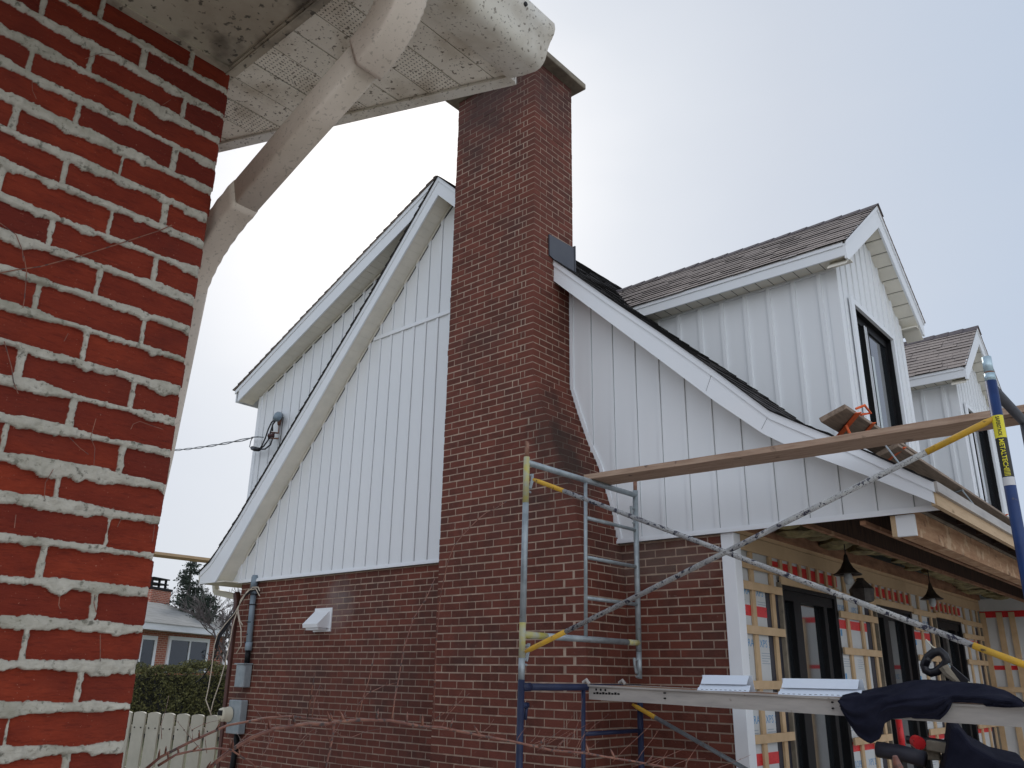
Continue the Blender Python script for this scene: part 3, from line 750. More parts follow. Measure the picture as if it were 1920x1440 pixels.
# porch roof underside
pu = MB()
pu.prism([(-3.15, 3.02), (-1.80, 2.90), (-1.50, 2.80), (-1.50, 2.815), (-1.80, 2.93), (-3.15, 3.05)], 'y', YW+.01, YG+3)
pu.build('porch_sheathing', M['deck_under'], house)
pj = MB(); pr_ = MB()
pj.box(-2.47, -2.43, YW+.005, YG, 2.715, 2.745); pj.box(-2.04, -2.0, YW+.005, YG, 2.68, 2.71); pj.box(-3.10, -3.06, YW+.0, YG, 2.78, 2.90)
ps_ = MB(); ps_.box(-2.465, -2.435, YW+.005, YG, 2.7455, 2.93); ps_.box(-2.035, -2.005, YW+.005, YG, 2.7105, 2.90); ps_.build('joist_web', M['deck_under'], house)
for i in range(18): 
    y = YW+.5+i*.6; pr_.box(-1.65, -1.476, y, y+.03, 2.80, 2.84)
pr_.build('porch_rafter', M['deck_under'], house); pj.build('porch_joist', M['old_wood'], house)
iw = MB()
for i in range(60):
    y = YW+.32+i*.132+random.uniform(-.03, .03); x0 = random.uniform(-3.04, -2.85)
    n0 = 6; c = (random.uniform(-2.95, -2.60), y, 2.86+random.uniform(-.03, .05)); rr = random.uniform(.09, .17)
    iw.lathe(c, [(.001, -rr*.4), (rr*.6, -rr*.33), (rr, -.02), (rr*.8, rr*.3), (.001, rr*.35)], 7)
iw.build('glass_wool', M['insul_wool'], house, smooth=False)
bm_ = MB(); bm_.box(-1.785, -1.672, YW+.035, YG+2, 2.575, 2.76); bm_.build('porch_beam', M['beam_wood'], house)
bf = MB(); bf.box(-1.80, -1.655, YW+.035, YG+2, 2.765, 2.78); bf.build('beam_flashing', M['concrete'], house)
bc = MB(); bc.box(-1.79, -1.665, YW-.0, YW+.034, 2.572, 2.72); bc.build('beam_cap', M['trim'], house)
bc2 = MB(); bc2.box(-1.825, -1.791, YW+.002, YW+.09, 2.574, 2.72); bc2.build('beam_block', M['wood'], house)
fs_ = MB(); fs_.box(-1.475, -1.44, YF+.021, YB, 2.715, 2.845); fs_.build('fascia_board', M['wood'], house)
de = MB(); de.box(-1.439, -1.415, YF-.01, YB, 2.80, 2.868); de.build('drip_edge', M['alu'], house)

# ================================================================== FIXTURES ON THE HOUSE WALL
def on_wall(x, y, d=0): p = hit(x, y, 1, YW-d); return p
t = thing('vent_hood', (-8.35, 6.2, 2.2), 'small white dryer vent hood on the brick wall left of the chimney', 'vent')
v = MB(); a, b = -8.50, -8.17
v.box(a, b, 6.188, 6.2, 2.06, 2.33)
v.build('back_plate', M['trim'], t)
v = MB(); v.prism([(6.187, 2.30), (6.187, 2.10), (6.03, 2.10), (6.02, 2.14)], 'x', a+.01, b-.03)
v.build('hood', M['trim'], t)
v = MB(); v.box(a+.03, b-.06, 6.06, 6.18, 2.075, 2.099); v.build('flap', M['trim'], t)

t = thing('service_conduit', (-9.8, 6.15, 1.7), 'grey plastic electric conduit running down the brick corner', 'conduit')
c = MB(); A = Vector((-9.815, 6.15, 2.80)); B = Vector((-9.775, 6.15, 1.86))
c.tube([A, B], .037, 12); c.tube([A-Vector((0, 0, .02)), A-Vector((0, 0, .16))], .044, 12); c.tube([B+Vector((0, 0, .1)), B], .044, 12)
c.build('upper_pipe', M['grey_pvc'], t, smooth=True)
c = MB(); c.tube([B, (-9.77, 6.15, 1.70)], .034, 12); c.tube([(-9.80, 6.15, 1.22), (-9.82, 6.15, 1.26)], .03, 10); c.tube([(-9.80, 6.15, .9), (-9.85, 6.15, 0)], .035, 10)
c.build('lower_pipe', M['black_frame'], t, smooth=True)
c = MB()
for z in (2.55, 2.42, 2.2, 2.05, 1.95): c.tube([(-9.80, 6.15, z), (-9.80, 6.15, z+.012)], .047, 12)
c.build('cable_tie', M['black_cable'], t)
t = thing('junction_box', (-9.79, 6.15, 1.5), 'grey electric box between the conduit and the meter', 'electric box')
c = MB(); c.prism([(-9.90, 6.09), (-9.87, 6.07), (-9.73, 6.07), (-9.70, 6.09), (-9.70, 6.19), (-9.90, 6.19)], 'z', 1.42, 1.69); c.build('case', M['meter_grey'], t, bevel=.01)
c = MB(); c.prism([(-9.91, 6.06), (-9.69, 6.06), (-9.69, 6.19), (-9.91, 6.19)], 'z', 1.691, 1.705); c.build('lid', M['meter_grey'], t)
t = thing('electric_meter', (-9.85, 6.15, 1.05), 'round electric meter on a pale grey box beside the fence', 'meter')
c = MB(); c.box(-9.98, -9.70, 6.09, 6.19, .88, 1.27); c.build('meter_box', M['meter_grey'], t, bevel=.012)
c = MB(); prof = [(.09, 0), (.09, .03), (.082, .045), (.082, .10), (.072, .125), (.001, .13)]
n_ = 20; cx, cz = -9.92, 1.10
c.add([(cx+q*math.cos(2*PI*k/n_), 6.08-d, cz+q*math.sin(2*PI*k/n_)) for q, d in prof for k in range(n_)], [(i*n_+k, i*n_+(k+1) % n_, (i+1)*n_+(k+1) % n_, (i+1)*n_+k) for i in range(5) for k in range(n_)])
c.build('dial', M['cream'], t, smooth=True)
c = MB(); c.box(cx-.05, cx+.05, 5.946, 5.952, cz-.01, cz+.05); c.build('display', M['black_frame'], t)

# service head and drop cable on the siding corner
def W_(x, y, d=.0): return Vector(hit(x, y, 1, 6.15-d))
t = thing('weatherhead', (-9.8, 6.1, 4.7), 'grey service head with insulator and looping black wires high on the siding corner', 'service head')
c = MB(); c.tube([W_(524, 779), W_(522, 779, .06), W_(520, 782, .14), W_(517, 787, .16)], [.05, .055, .055, .045], 10); c.build('cap', M['grey_pvc'], t, smooth=True)
c = MB(); c.tube([W_(524, 784), W_(523, 797)], [.035, .02], 8); c.build('neck', M['rust'], t)
c = MB(); c.tube([W_(509, 814, .1), W_(508, 818, .1), W_(508, 820, .1)], [.045, .05, .04], 10); c.tube([W_(514, 812, .1), W_(504, 822, .1)], .018, 6); c.build('insulator', M['porcelain'], t, smooth=True)
c = MB(); c.tube([W_(522, 812, 0), W_(508, 811, .1)], .012, 6); c.tube([W_(522, 822, 0), W_(508, 822, .1)], .012, 6); c.tube([W_(523, 797), W_(522, 812)], .007, 6); c.build('bracket', M['rust'], t)
c = MB()
for pts in ([(518, 785), (509, 792), (503, 805), (498, 820), (490, 838), (486, 842)], [(518, 786), (512, 795), (507, 810), (503, 825), (494, 837), (486, 842)], [(518, 787), (511, 797), (511, 808)], [(511, 822), (507, 834), (497, 842), (488, 842)]):
    c.tube([W_(x, y, .12) for x, y in pts], .011, 6)
c.tube([W_(531, 782, 0), W_(528, 806, 0), W_(522, 848, 0)], .006, 5)
c.build('wire_loop', M['black_cable'], t, smooth=True)
c = MB(); c.tube([W_(473, 840, .12), W_(479, 842, .12), W_(486, 843, .12)], [.03, .033, .026], 8); c.build('splice', M['black_plastic'], t, smooth=True)
c = MB(); c.tube([W_(473, 840, .12), W_(468, 838, .12), W_(470, 828, .12), W_(473, 821, .12)], .007, 5); c.tube([W_(494, 820, .1), W_(483, 819, .12), W_(472, 820, .14)], .009, 6); c.build('splice_wire', M['grey_cable'], t)
c = MB(); a = W_(473, 821, .14); e = Vector(far(-300, 700, 60)); m1 = Vector(hit(330, 836, 1, 7.6)); pts = []
for i in range(40):
    s = i/39; p = a.lerp(m1, s*1.9); p.z = a.z+(m1.z-a.z)*1.9*s-.35*s*(1-s)
    pts.append(p)
for ph in (0, PI): c.tube([p+Vector((0, math.cos(i*.9+ph)*.010, math.sin(i*.9+ph)*.014)) for i, p in enumerate(pts)], .008, 5)
tag(c.build('power_cable', M['grey_cable']), 'twisted grey power cable leaving the white siding corner to the left', 'cable')

# loose wires bundled at the conduit
c = MB(); cw = MB()
def pl(pts, Y=6.08): return [Vector(hit(x, y, 1, Y)) for x, y in pts]
for k in range(4):
    o = k*2.2
    c.tube(pl([(486, 1110+o), (484-o*.3, 1102+o), (476, 1100+o), (462-o*.2, 1110+o), (450-o*.3, 1128+o), (441-o*.5, 1150), (428-o, 1172), (412-o, 1196), (404-o*.4, 1216)]), .010, 5)
c.tube(pl([(412, 1196), (404, 1225), (397, 1245), (380, 1270), (368, 1280)], 7.5), .012, 5)
for pts in ([(487, 1108), (484, 1101), (474, 1101), (460, 1114), (448, 1135), (440, 1150), (421, 1172), (408, 1190), (402, 1210), (396, 1260), (391, 1290), (386, 1312), (396, 1340)],
            [(487, 1118), (480, 1104), (466, 1106), (452, 1124), (445, 1145), (436, 1175), (432, 1200), (422, 1245), (412, 1280), (400, 1315), (394, 1340)],
            [(446, 1140), (450, 1165), (455, 1172)], [(445, 1148), (452, 1180), (452, 1210), (443, 1225)]):
    cw.tube(pl(pts, 6.06), .007, 5)
t = thing('loose_wires', (-10.1, 6.05, 1.2), 'bundle of loose black and pale wires hanging from the conduit to the fence', 'wires')
c.build('black_wire', M['black_cable'], t, smooth=True); cw.build('pale_wire', M['white_cable'], t, smooth=True)

# wall lanterns under the porch roof
def lantern(x, y, z, s, cage, label):
    t = thing('porch_lantern', (x, y, z), label, 'lantern', 'bell shaped porch lanterns')
    m = MB(); m.lathe((x, y, z), [(.006*s, .26*s), (.02*s, .24*s), (.035*s, .17*s), (.07*s, .10*s), (.12*s, .05*s), (.155*s, .03*s), (.15*s, .022*s), (.10*s, .035*s)], 20); m.build('shade', M['lamp_metal'], t, smooth=True)
    m = MB(); m.lathe((x, y, z), [(.03*s, .05*s), (.045*s, .02*s), (.05*s, -.03*s), (.035*s, -.07*s), (.001, -.085*s)], 14); m.build('bulb', M['bulb'], t, smooth=True)
    m = MB(); m.tube([(x, y, z+.25*s), (x, y, 2.93)], .006, 6); m.build('stem', M['lamp_metal'], t)
    if cage:
        m = MB(); cx, cy, cz = x+.06, y+.14, z-.10
        m.tube([(cx, cy, cz+.10), (cx, cy, cz+.085)], [.03, .04], 6); 
        m.lathe((cx, cy, cz), [(.04, .08), (.115, .0), (.10, -.11), (.02, -.13)], 6)
        m.build('cage', M['lamp_metal'], t)
p = hit(1590, 1082, 0, -2.75); lantern(p[0], p[1], p[2], .82, True, 'bell shaped bronze lantern with dark cage beside the first black door')
p = hit(1748, 1127, 0, -2.75); lantern(p[0], p[1], p[2], .80, False, 'bell shaped bronze lantern over the strapping between second and third doors')

# ================================================================== SCAFFOLD
X1, X2, Y1, Y2 = -3.8, -.76, 4.5, 5.95
def lean(y, z): return y+(z-2.4)*.022
t = thing('scaffold', (-2.3, 5.2, 0), 'tubular steel scaffold tower of end frames and crossed braces beside the chimney', 'scaffold')
def col(nm, m, segs, r=.0215, n=12):
    b = MB()
    for a, c in segs: b.tube([a, c], r, n)
    return b.build(nm, m, t, smooth=True)
Pt = lambda x, y, z: (x, lean(y, z), z)
# upper frame by the chimney
fr = MB()
fr.tube([Pt(X1, Y1, 2.78), Pt(X1, Y1, 1.95)], .0225, 12); fr.tube([Pt(X1, Y2, 3.12), Pt(X1, Y2, 1.80)], .0225, 12)
fr.tube([Pt(X1, Y1, 3.08), Pt(X1, Y2, 3.08)], .0225, 12); fr.tube([Pt(X1, Y1+.25, 1.87), Pt(X1, Y2-.15, 1.87)], .0225, 12)
fr.tube([Pt(X1, 5.23, 3.08), Pt(X1, 5.23, 1.87)], .015, 10)
for z in (2.78, 2.475, 2.17): fr.tube([Pt(X1, 5.23, z), Pt(X1, Y2, z)], .0145, 10)
fr.tube([Pt(X1, Y2, 1.80), Pt(X1, Y2, 1.60)], .022, 12)
F1 = fr.build('end_frame', M['galv'], t, smooth=True)
m = MB(); m.tube([Pt(X1, Y1, 3.12), Pt(X1, Y1, 2.78)], .0228, 12); m.tube([Pt(X1, Y1, 1.95), Pt(X1, Y1, 1.72)], .0228, 12); m.tube([Pt(X1, Y1, 1.87), Pt(X1, Y1+.26, 1.87)], .0228, 12); m.tube([Pt(X1, Y2-.16, 1.87), Pt(X1, Y2, 1.87)], .0228, 12); m.build('yellow_tube', M['yellowgrey'], F1, smooth=True)
m = MB(); m.tube([Pt(X1, Y1, 1.72), Pt(X1, Y1, 1.58)], .0222, 12); m.build('lower_tube', M['galv'], F1, smooth=True)
m = MB(); m.tube([Pt(X1, Y1, 3.12), Pt(X1, Y1, 3.225)], .017, 10); m.box(X1-.006, X1+.006, lean(Y1, 3.2)-.018, lean(Y1, 3.2)+.018, 3.20, 3.24); m.tube([Pt(X1, Y2, 3.12), Pt(X1, Y2, 3.20)], .017, 10); m.build('coupling_pin', M['rust'], F1, smooth=True)
def latch(nm, x, y, z, s=1, par=None):
    m = MB(); m.tube([(x, y, z), (x, y-.07*s, z+.0)], .009, 6); m.tube([(x, y-.07*s, z+.015), (x, y-.065*s, z-.04), (x, y-.045*s, z-.10)], .011, 6); m.tube([(x, y, z-.12), (x, y-.05*s, z-.125)], .008, 6); m.build(nm, M['galv'], par)
latch('brace_latch', X1, lean(Y1, 2.97), 2.99, -1, F1); latch('brace_latch', X1, lean(Y2, 2.9), 2.96, 1, F1); latch('brace_latch', X1, lean(Y1, 1.8), 1.80, -1, F1); latch('brace_latch', X1, lean(Y2, 1.75), 1.74, 1, F1)
# lower frame, blue, standing on the ground
fr = MB()
fr.tube([Pt(X1, Y1, 1.58), Pt(X1, Y1, 0)], .0235, 12); fr.tube([Pt(X1, Y2, 1.50), Pt(X1, Y2, 0)], .0235, 12)
fr.tube([Pt(X1, Y1, 1.535), Pt(X1, Y2, 1.535)], .0235, 12); fr.tube([Pt(X1, 5.2, 1.53), Pt(X1, 5.2, .32)], .016, 10)
for z in (1.22, .92, .62): fr.tube([Pt(X1, 5.2, z), Pt(X1, Y2, z)], .0155, 10)
fr.tube([Pt(X1, Y1, 1.535), Pt(X1, Y1+.09, 1.535)], .029, 10); fr.tube([Pt(X1, Y1, 1.42), Pt(X1, Y1+.07, 1.42)], .02, 8); fr.tube([Pt(X1, Y1+.06, 1.42), Pt(X1, Y1+.05, 1.33)], .012, 8)
fr.build('end_frame', M['navy'], t, smooth=True)
# right upper frame, blue with stickers
fr = MB()
fr.tube([Pt(X2, Y1, 3.035), Pt(X2, Y1, 1.45)], .0265, 14); fr.tube([Pt(X2, Y2, 3.05), Pt(X2, Y2, 1.6)], .0265, 12)
fr.build('end_frame', M['blue'], t, smooth=True); F2 = bpy.data.objects['end_frame.002']
m = MB(); m.tube([Pt(X2, Y1+.02, 3.0), Pt(X2, Y2, 3.0)], .0255, 12); m.tube([Pt(X2, 5.2, 3.0), Pt(X2, 5.2, 1.8)], .016, 10); m.tube([Pt(X2, Y1, 1.86), Pt(X2, Y2, 1.86)], .0235, 12); m.build('cross_bar', M['flashing'], F2, smooth=True)
m = MB(); m.tube([Pt(X2, Y1, 3.035), Pt(X2, Y1, 3.075)], .0255, 14); m.tube([Pt(X2, Y1, 3.085), Pt(X2, Y1, 3.165)], .0225, 14); m.build('sleeve', M['lightpin'], F2, smooth=True)
m = MB(); m.tube([Pt(X2, Y1, 3.074), Pt(X2, Y1, 3.088)], .021, 12); m.build('collar', M['rust'], F2)
def wrap(mb, z0, z1, half, r, r_=None):
    """curved label patch facing the camera"""
    n = 12; c0 = math.atan2(-Y1, .76)    # towards the viewer
    vs = []; 
    for z in (z0, z1):
        for i in range(n+1):
            a = c0+(-half+2*half*i/n); vs.append((X2+r*math.cos(a), lean(Y1, z)+r*math.sin(a), z))
    mb.add(vs, [(i, i+1, n+2+i, n+1+i) for i in range(n)], r_)
M['stk_y'] = mat('yellow_label', (.75, .66, .03), rough=.4); M['stk_b'] = mat('black_label', (.015, .015, .012), rough=.4); M['stk_w'] = mat('white_label', (.6, .6, .6), rough=.4)
m = MB(); wrap(m, 2.735, 2.85, 1.2, .0271); m.build('yellow_label', M['stk_y'], F2)
m = MB(); wrap(m, 2.540, 2.733, 1.2, .0271); m.build('black_label', M['stk_b'], F2)
m = MB(); wrap(m, 2.498, 2.539, 1.2, .0271); m.build('white_label', M['stk_w'], F2)
def wrap_text(mb, body, size, z_top, zlen, off_=0, sh=0.0):
    v, f = text_mesh(body, size, size*.022); w = max(p[0] for p in v); hgt = max(p[1] for p in v)
    c0 = math.atan2(-Y1, .76); r = .0287; k = zlen/w
    vs = []
    for p in v:
        z = z_top-p[0]*k; s = (p[1]-hgt/2)+off_; a = c0+s/r      # letters' tops point right
        vs.append((X2+r*math.cos(a), lean(Y1, z)+r*math.sin(a), z))
    mb.add(vs, f)
m = MB(); wrap_text(m, 'SAFERSTACK', .024, 2.843, .10); m.build('label_word', M['stk_b'], F2)
m = MB(); wrap_text(m, 'METALTECH', .030, 2.728, .150)
for i in range(5):
    wrap(m, 2.545+i*.007, 2.548+i*.007, .5, .0273)
m.build('label_word', M['stk_y'], F2)
# lower right frame
fr = MB(); fr.tube([Pt(X2, Y1, 1.45), Pt(X2, Y1, 0)], .0235, 12); fr.tube([Pt(X2, Y2, 1.6), Pt(X2, Y2, 0)], .0235, 12); fr.tube([Pt(X2, Y1, 1.46), Pt(X2, Y2, 1.46)], .0235, 12); fr.build('end_frame', M['navy'], t, smooth=True)
# braces
def brace(a, b, e=.32, m_='brace', ya=True, yb=True):
    a = Vector(a); b = Vector(b); d = (b-a).normalized()
    B = MB(); B.tube([a+d*e if ya else a, b-d*e if yb else b], .0155, 10); o = B.build('cross_brace', M[m_], t, smooth=True)
    B = MB()
    if ya: B.tube([a, a+d*.05, a+d*(e-.0)], [.010, .0165, .0165], 10)
    if yb: B.tube([b-d*e, b-d*.05, b], [.0165, .0165, .010], 10)
    B.build('brace_end', M['yellow'], o, smooth=True)
yb_ = Y1-.03
a = hit(1000, 899, 1, yb_+.03); b = hit(1962, 1262, 1, yb_); brace(a, b, .30)
a = hit(985, 1222, 1, yb_); b = hit(1865, 780, 1, yb_-.0); brace((a[0], yb_+.0, a[2]), (b[0], yb_+.03, b[2]), .36)
a = hit(1186, 1321, 1, 5.9); b = hit(1395, 1440, 1, 5.9); d = (b-a)/np.linalg.norm(b-a); brace(a, a+d*3.2, .22, 'galv')

# planks and platform
t = MB(); z = 3.104
def wplank(mb, a, b, w, h, n=24):
    a = Vector(a); b = Vector(b); d = (b-a); sd = Vector((-d.y, d.x, 0)).normalized()*w/2
    P = []
    for i in range(n+1):
        s = i/n; c = a.lerp(b, s)+Vector((0, 0, -.012*math.sin(PI*s)+random.uniform(-.0012, .0012)))
        j = random.uniform(-.0015, .0015); P.append([c-sd*(1+j*6), c+sd*(1-j*6), c+sd+Vector((0, 0, h)), c-sd+Vector((0, 0, h))])
    vs = [p for q in P for p in q]
    mb.add(vs, [(4*i+k, 4*i+(k+1) % 4, 4*i+4+(k+1) % 4, 4*i+4+k) for i in range(n) for k in range(4)]+[(3, 2, 1, 0), (4*n, 4*n+1, 4*n+2, 4*n+3)])
wplank(t, (-3.86, 5.44, z-.002), (-.30, 5.56, z+.0), .285, .042)
tag(t.build('scaffold_plank', M['plank']), 'long weathered wooden plank lying across the top bars of the scaffold', 'plank')
t = thing('work_platform', (-2.2, 5.5, 1.5), 'dull aluminium walkboard resting on the blue lower scaffold frames', 'platform')
def plz(x): return 1.553-.0215*(x+3.8)
XE = 1.2
def seg(mb, x0, x1, y0, y1, dz0, dz1, r=None):
    mb.hexa([(x0, y0, plz(x0)+dz0), (x1, y0, plz(x1)+dz0), (x1, y1, plz(x1)+dz0), (x0, y1, plz(x0)+dz0), (x0, y0, plz(x0)+dz1), (x1, y0, plz(x1)+dz1), (x1, y1, plz(x1)+dz1), (x0, y1, plz(x0)+dz1)], r)
m = MB(); seg(m, -3.78, XE, 5.22, 5.224, -.100, 0); seg(m, -3.78, XE, 5.205, 5.2195, -.012, 0); seg(m, -3.78, XE, 5.2245, 5.26, -.100, -.096); m.build('side_rail', M['alu'], t)
m = MB(); seg(m, -3.78, XE, 5.70, 5.704, -.100, 0); seg(m, -3.78, XE, 5.7045, 5.72, -.012, 0); m.build('rear_rail', M['alu'], t)
m = MB(); seg(m, -3.78, XE, 5.225, 5.699, -.016, -.004); m.build('deck_board', M['old_wood'], t)
m = MB()
for x in (-3.70, -3.66, -3.62): m.tube([(x, 5.199, plz(x)-.03), (x, 5.2, plz(x)-.03)], .009, 10)
for x in (-3.14, -2.0, -.8):
    for dz in (-.028, -.062): m.tube([(x, 5.2, plz(x)+dz), (x, 5.221, plz(x)+dz)], .005, 8)
for i in range(9): m.box(-3.74+i*.026, -3.72+i*.026, 5.2188, 5.2198, plz(-3.7)-.062, plz(-3.7)-.050+.004*(i % 2))
m.build('rivet', M['black_frame'], t)
m = MB(); m.tube([(-3.83, 5.22, 1.565), (-3.80, 5.22, 1.585), (-3.775, 5.22, 1.555)], .014, 8); m.tube([(-3.83, 5.69, 1.565), (-3.80, 5.69, 1.585), (-3.775, 5.69, 1.555)], .014, 8); m.build('hook', M['alu'], t)

def offcut(x0, x1, label):
    m = MB(); y = 5.30
    z = plz((x0+x1)/2)
    def P(dy, dz): return (y+dy, z+dz)
    m.prism([P(0, .10), P(-.045, .045), P(-.042, .043), P(.003, .097)], 'x', x0+.012, x1-.02)
    m.prism([P(-.030, .040), P(-.050, .020), P(-.048, .018), P(-.028, .038)], 'x', x0, x1)
    m.prism([P(-.048, .022), P(-.066, .002), P(-.064, .0), P(-.046, .02)], 'x', x0-.006, x1+.004)
    m.prism([P(0, .10), P(.03, .0), P(.033, .0), P(.003, .10)], 'x', x0, x1)
    o = m.build('trim_offcut', M['vinyl']); tag(o, label, 'trim offcut', 'white vinyl trim offcuts on the platform')
    h_ = MB(); xx = x0+.02
    while xx < x1-.02: h_.box(xx, xx+.016, y-.0605, y-.059, z+.0075, z+.0105); xx += .034
    h_.build('nail_slots', M['gap'], o)
offcut(-2.90, -2.54, 'short white vinyl trim offcut left of the longer one on the platform')
offcut(-2.34, -1.84, 'long white vinyl trim offcut beside the jacket on the platform')

# jacket: one continuous draped cloth
def smoothn(x, y, s):
    return (math.sin(x*3.1*s+1.3)+math.sin(y*4.7*s+x*2.2*s)+math.sin((x+y)*7.3*s+.7)*.5)/2.5
nu, nv = 70, 44
xs_ = np.linspace(-1.93, -1.0, nu); verts = []
for i, x in enumerate(xs_):
    top = np.interp(x, [-1.93, -1.88, -1.80, -1.68, -1.50, -1.42, -1.30, -1.12, -1.02, -1.0], [.0, .03, .06, .095, .125, .13, .12, .085, .03, .005])
    hang = np.interp(x, [-1.93, -1.90, -1.86, -1.79, -1.735, -1.70, -1.66, -1.45, -1.42, -1.38, -1.34, -1.30], [-.06, -.14, -.20, -.235, -.20, -.12, -.095, -.085, -.080, -.05, -.0, .01])
    wid = np.interp(x, [-1.93, -1.85, -1.1, -1.0], [.2, .42, .34, .06])
    zb = plz(x); xo = x
    path = []
    for j in range(nv):
        s = j/(nv-1)
        if s < .5:       # over the deck, back to front
            q = s/.5; y = 5.20+wid*(1-q)-.012; zz = zb+.004+top*math.sin(PI*min(1, .12+q*.78))**.8*(1-.25*q)
        else:
            q = (s-.5)/.5; z0 = zb+.004+top*math.sin(PI*.90)**.8*.75
            y = 5.188-.045*math.sin(PI*min(1, q*1.1))-.015-.02*smoothn(x*3, q*2, 2)
            zz = z0+(zb+hang-z0)*q if hang < 0 else z0+(zb+.006-z0)*q
            if hang >= 0: y = 5.188-.02*(1-q)
        f = smoothn(x*4, s*3, 1.6)*.010+smoothn(x*9+4, s*5, 1.2)*.005
        path.append((x, y-f*.9, zz+f*(1 if s < .5 else .5)))
    verts += path
m = MB(); m.add(verts, [(i*nv+j, (i+1)*nv+j, (i+1)*nv+j+1, i*nv+j+1) for i in range(nu-1) for j in range(nv-1)])
jk = m.build('jacket', M['jacket'], smooth=True)
md = jk.modifiers.new('thick', 'SOLIDIFY'); md.thickness = .012; md.offset = -1
tag(jk, 'dark navy jacket crumpled over the near rail of the platform', 'jacket')

# hand tool: looped black handle, metal collar, cord
t = thing('hand_saw', (-1.3, 5.5, 1.6), 'tool with black looped handle leaning behind the navy jacket', 'hand tool')
def T(x, y, Y=5.45): return Vector(hit(x, y, 1, Y))
m = MB(); ring = [(1733, 1248), (1740, 1232), (1750, 1224), (1763, 1221), (1771, 1229), (1775, 1239), (1770, 1248), (1757, 1259), (1745, 1262), (1736, 1257), (1733, 1248), (1736, 1240), (1741, 1231)]
m.tube([T(*p) for p in ring], .024, 10); m.build('handle', M['black_plastic'], t, smooth=True)
m = MB(); m.beam(T(1764, 1254), T(1777, 1241), .03, .03); m.beam(T(1768, 1257), T(1779, 1246), .025, .036); m.build('collar', M['lightpin'], t)
m = MB(); m.tube([T(1770, 1250), T(1778, 1262), T(1800, 1282)], [.035, .030, .012], 8); m.build('shank', M['concrete'], t)
m = MB(); m.beam(T(1779, 1253), T(1812, 1282), .012, .05); m.build('blade', M['black_plastic'], t)
m = MB(); m.tube([T(1736, 1199), T(1748, 1212), T(1762, 1220), T(1772, 1236), T(1786, 1256), T(1803, 1270), T(1822, 1283)], .0045, 6); m.build('cord', M['cream'], t)

# roof planks on the front eave
t = thing('roof_plank', (-2.0, 6.5, 3.3), 'short brown plank tied with orange straps in front of the nearer dormer', 'plank', 'planks along the roof edge')
def rplank(mb, a, b, y0, y1, th=.04, dz=0, drop=0):
    a = Vector((a[0], 0, a[1])); b = Vector((b[0], 0, b[1])); d = (b-a).normalized(); n = Vector((-d.z, 0, d.x))*th
    if n.z < 0: n = -n
    Q = []
    for y, dd in ((y0, 0), (y1, drop)): Q.append([a+Vector((0, y, dd)), b+Vector((0, y, dd)), b+n+Vector((0, y, dd)), a+n+Vector((0, y, dd))])
    mb.hexa(Q[0][:]+Q[1][:])
m = MB(); rplank(m, (-2.115, 3.392), (-1.915, 3.462), 5.86, 7.6); m.build('board', M['roof_plank'], t, bevel=.006)
m = MB()
for y, w_ in ((6.02, .05), (6.35, .035)):
    m.beam((-2.13, y+.22, 3.375), (-1.89, y, 3.465), w_, .006, up=(.3, 0, -1))
m.tube([(-2.02, 6.1, 3.41), (-1.99, 6.12, 3.30), (-2.0, 6.16, 3.22)], .012, 6)
m.tube([(-1.90, 6.0, 3.49), (-1.85, 6.05, 3.52), (-1.86, 6.2, 3.50), (-1.9, 6.1, 3.47)], .01, 6)
m.build('strap', M['orange'], t)
t = thing('roof_plank', (-2.0, 9.5, 3.3), 'long brown plank running away along the porch eave below the windows', 'plank', 'planks along the roof edge')
m = MB(); rplank(m, (-2.03, 3.290), (-1.845, 3.36), 6.75, 16.5, drop=-.05); m.build('board', M['roof_plank'], t, bevel=.006)
m = MB()
for y in (6.85, 10.4): m.beam((-2.05, y+.1, 3.28), (-1.83, y, 3.37), .035, .006, up=(.3, 0, -1))
m.build('strap', M['orange'], t)
m = MB()
for y in (6.3, 8.6, 11, 13.6): m.beam((-2.1, y, 3.27), (-1.84, y, 3.33), .03, .008); m.beam((-1.85, y, 3.33), (-1.72, y, 3.08), .03, .008)
m.build('bracket', M['galv'], t)
m = MB(); rplank(m, (-11.22, 3.065), (-11.0, 3.075), 3.9, 11, th=.036)
tag(m.build('rear_plank', M['wood']), 'pale plank jutting out past the left eave above the trees', 'plank')

# ================================================================== things under the platform on the porch
t = thing('work_table', (-1.9, 6.9, 0), 'low trestle table under the platform carrying tools and a dark roll', 'table')
m = MB(); m.box(-2.5, -1.1, 6.5, 7.3, .90, .93); m.build('table_top', M['wood_x'], t)
for x in (-2.4, -1.2):
    for y in (6.55, 7.22):
        m = MB(); m.box(x, x+.06, y, y+.06, 0, .90); m.build('leg', M['wood_x'], t)
def Q(x, y, Y=6.9): return Vector(hit(x, y, 1, Y))
m = MB(); m.tube([Q(1645, 1405, 6.7), Q(1690, 1412, 6.7), Q(1735, 1424, 6.7)], .055, 14)
tag(m.build('membrane_roll', M['black_membrane'], smooth=True), 'dark rolled membrane lying level under the platform', 'roll')
t = thing('mitre_saw', tuple(Q(1770, 1415)), 'grey and red power saw standing below the platform', 'power saw')
m = MB(); m.beam(Q(1742, 1396), Q(1788, 1404), .16, .07); m.beam(Q(1744, 1400), Q(1748, 1425), .12, .05, up=(0, 1, 0)); m.build('housing', M['concrete'], t, bevel=.01)
m = MB(); m.tube([Q(1775, 1402), Q(1783, 1424), Q(1777, 1428)], .03, 8); m.build('grip', M['red_tape'], t)
m = MB(); m.tube([Q(1700, 1387), Q(1740, 1390), Q(1782, 1396)], .028, 8); m.build('arm', M['black_plastic'], t)
m = MB(); m.tube([Q(1717, 1390, 6.85), Q(1724, 1394, 6.8)], [.045, .045], 12); m.build('knob', M['red_tape'], t)
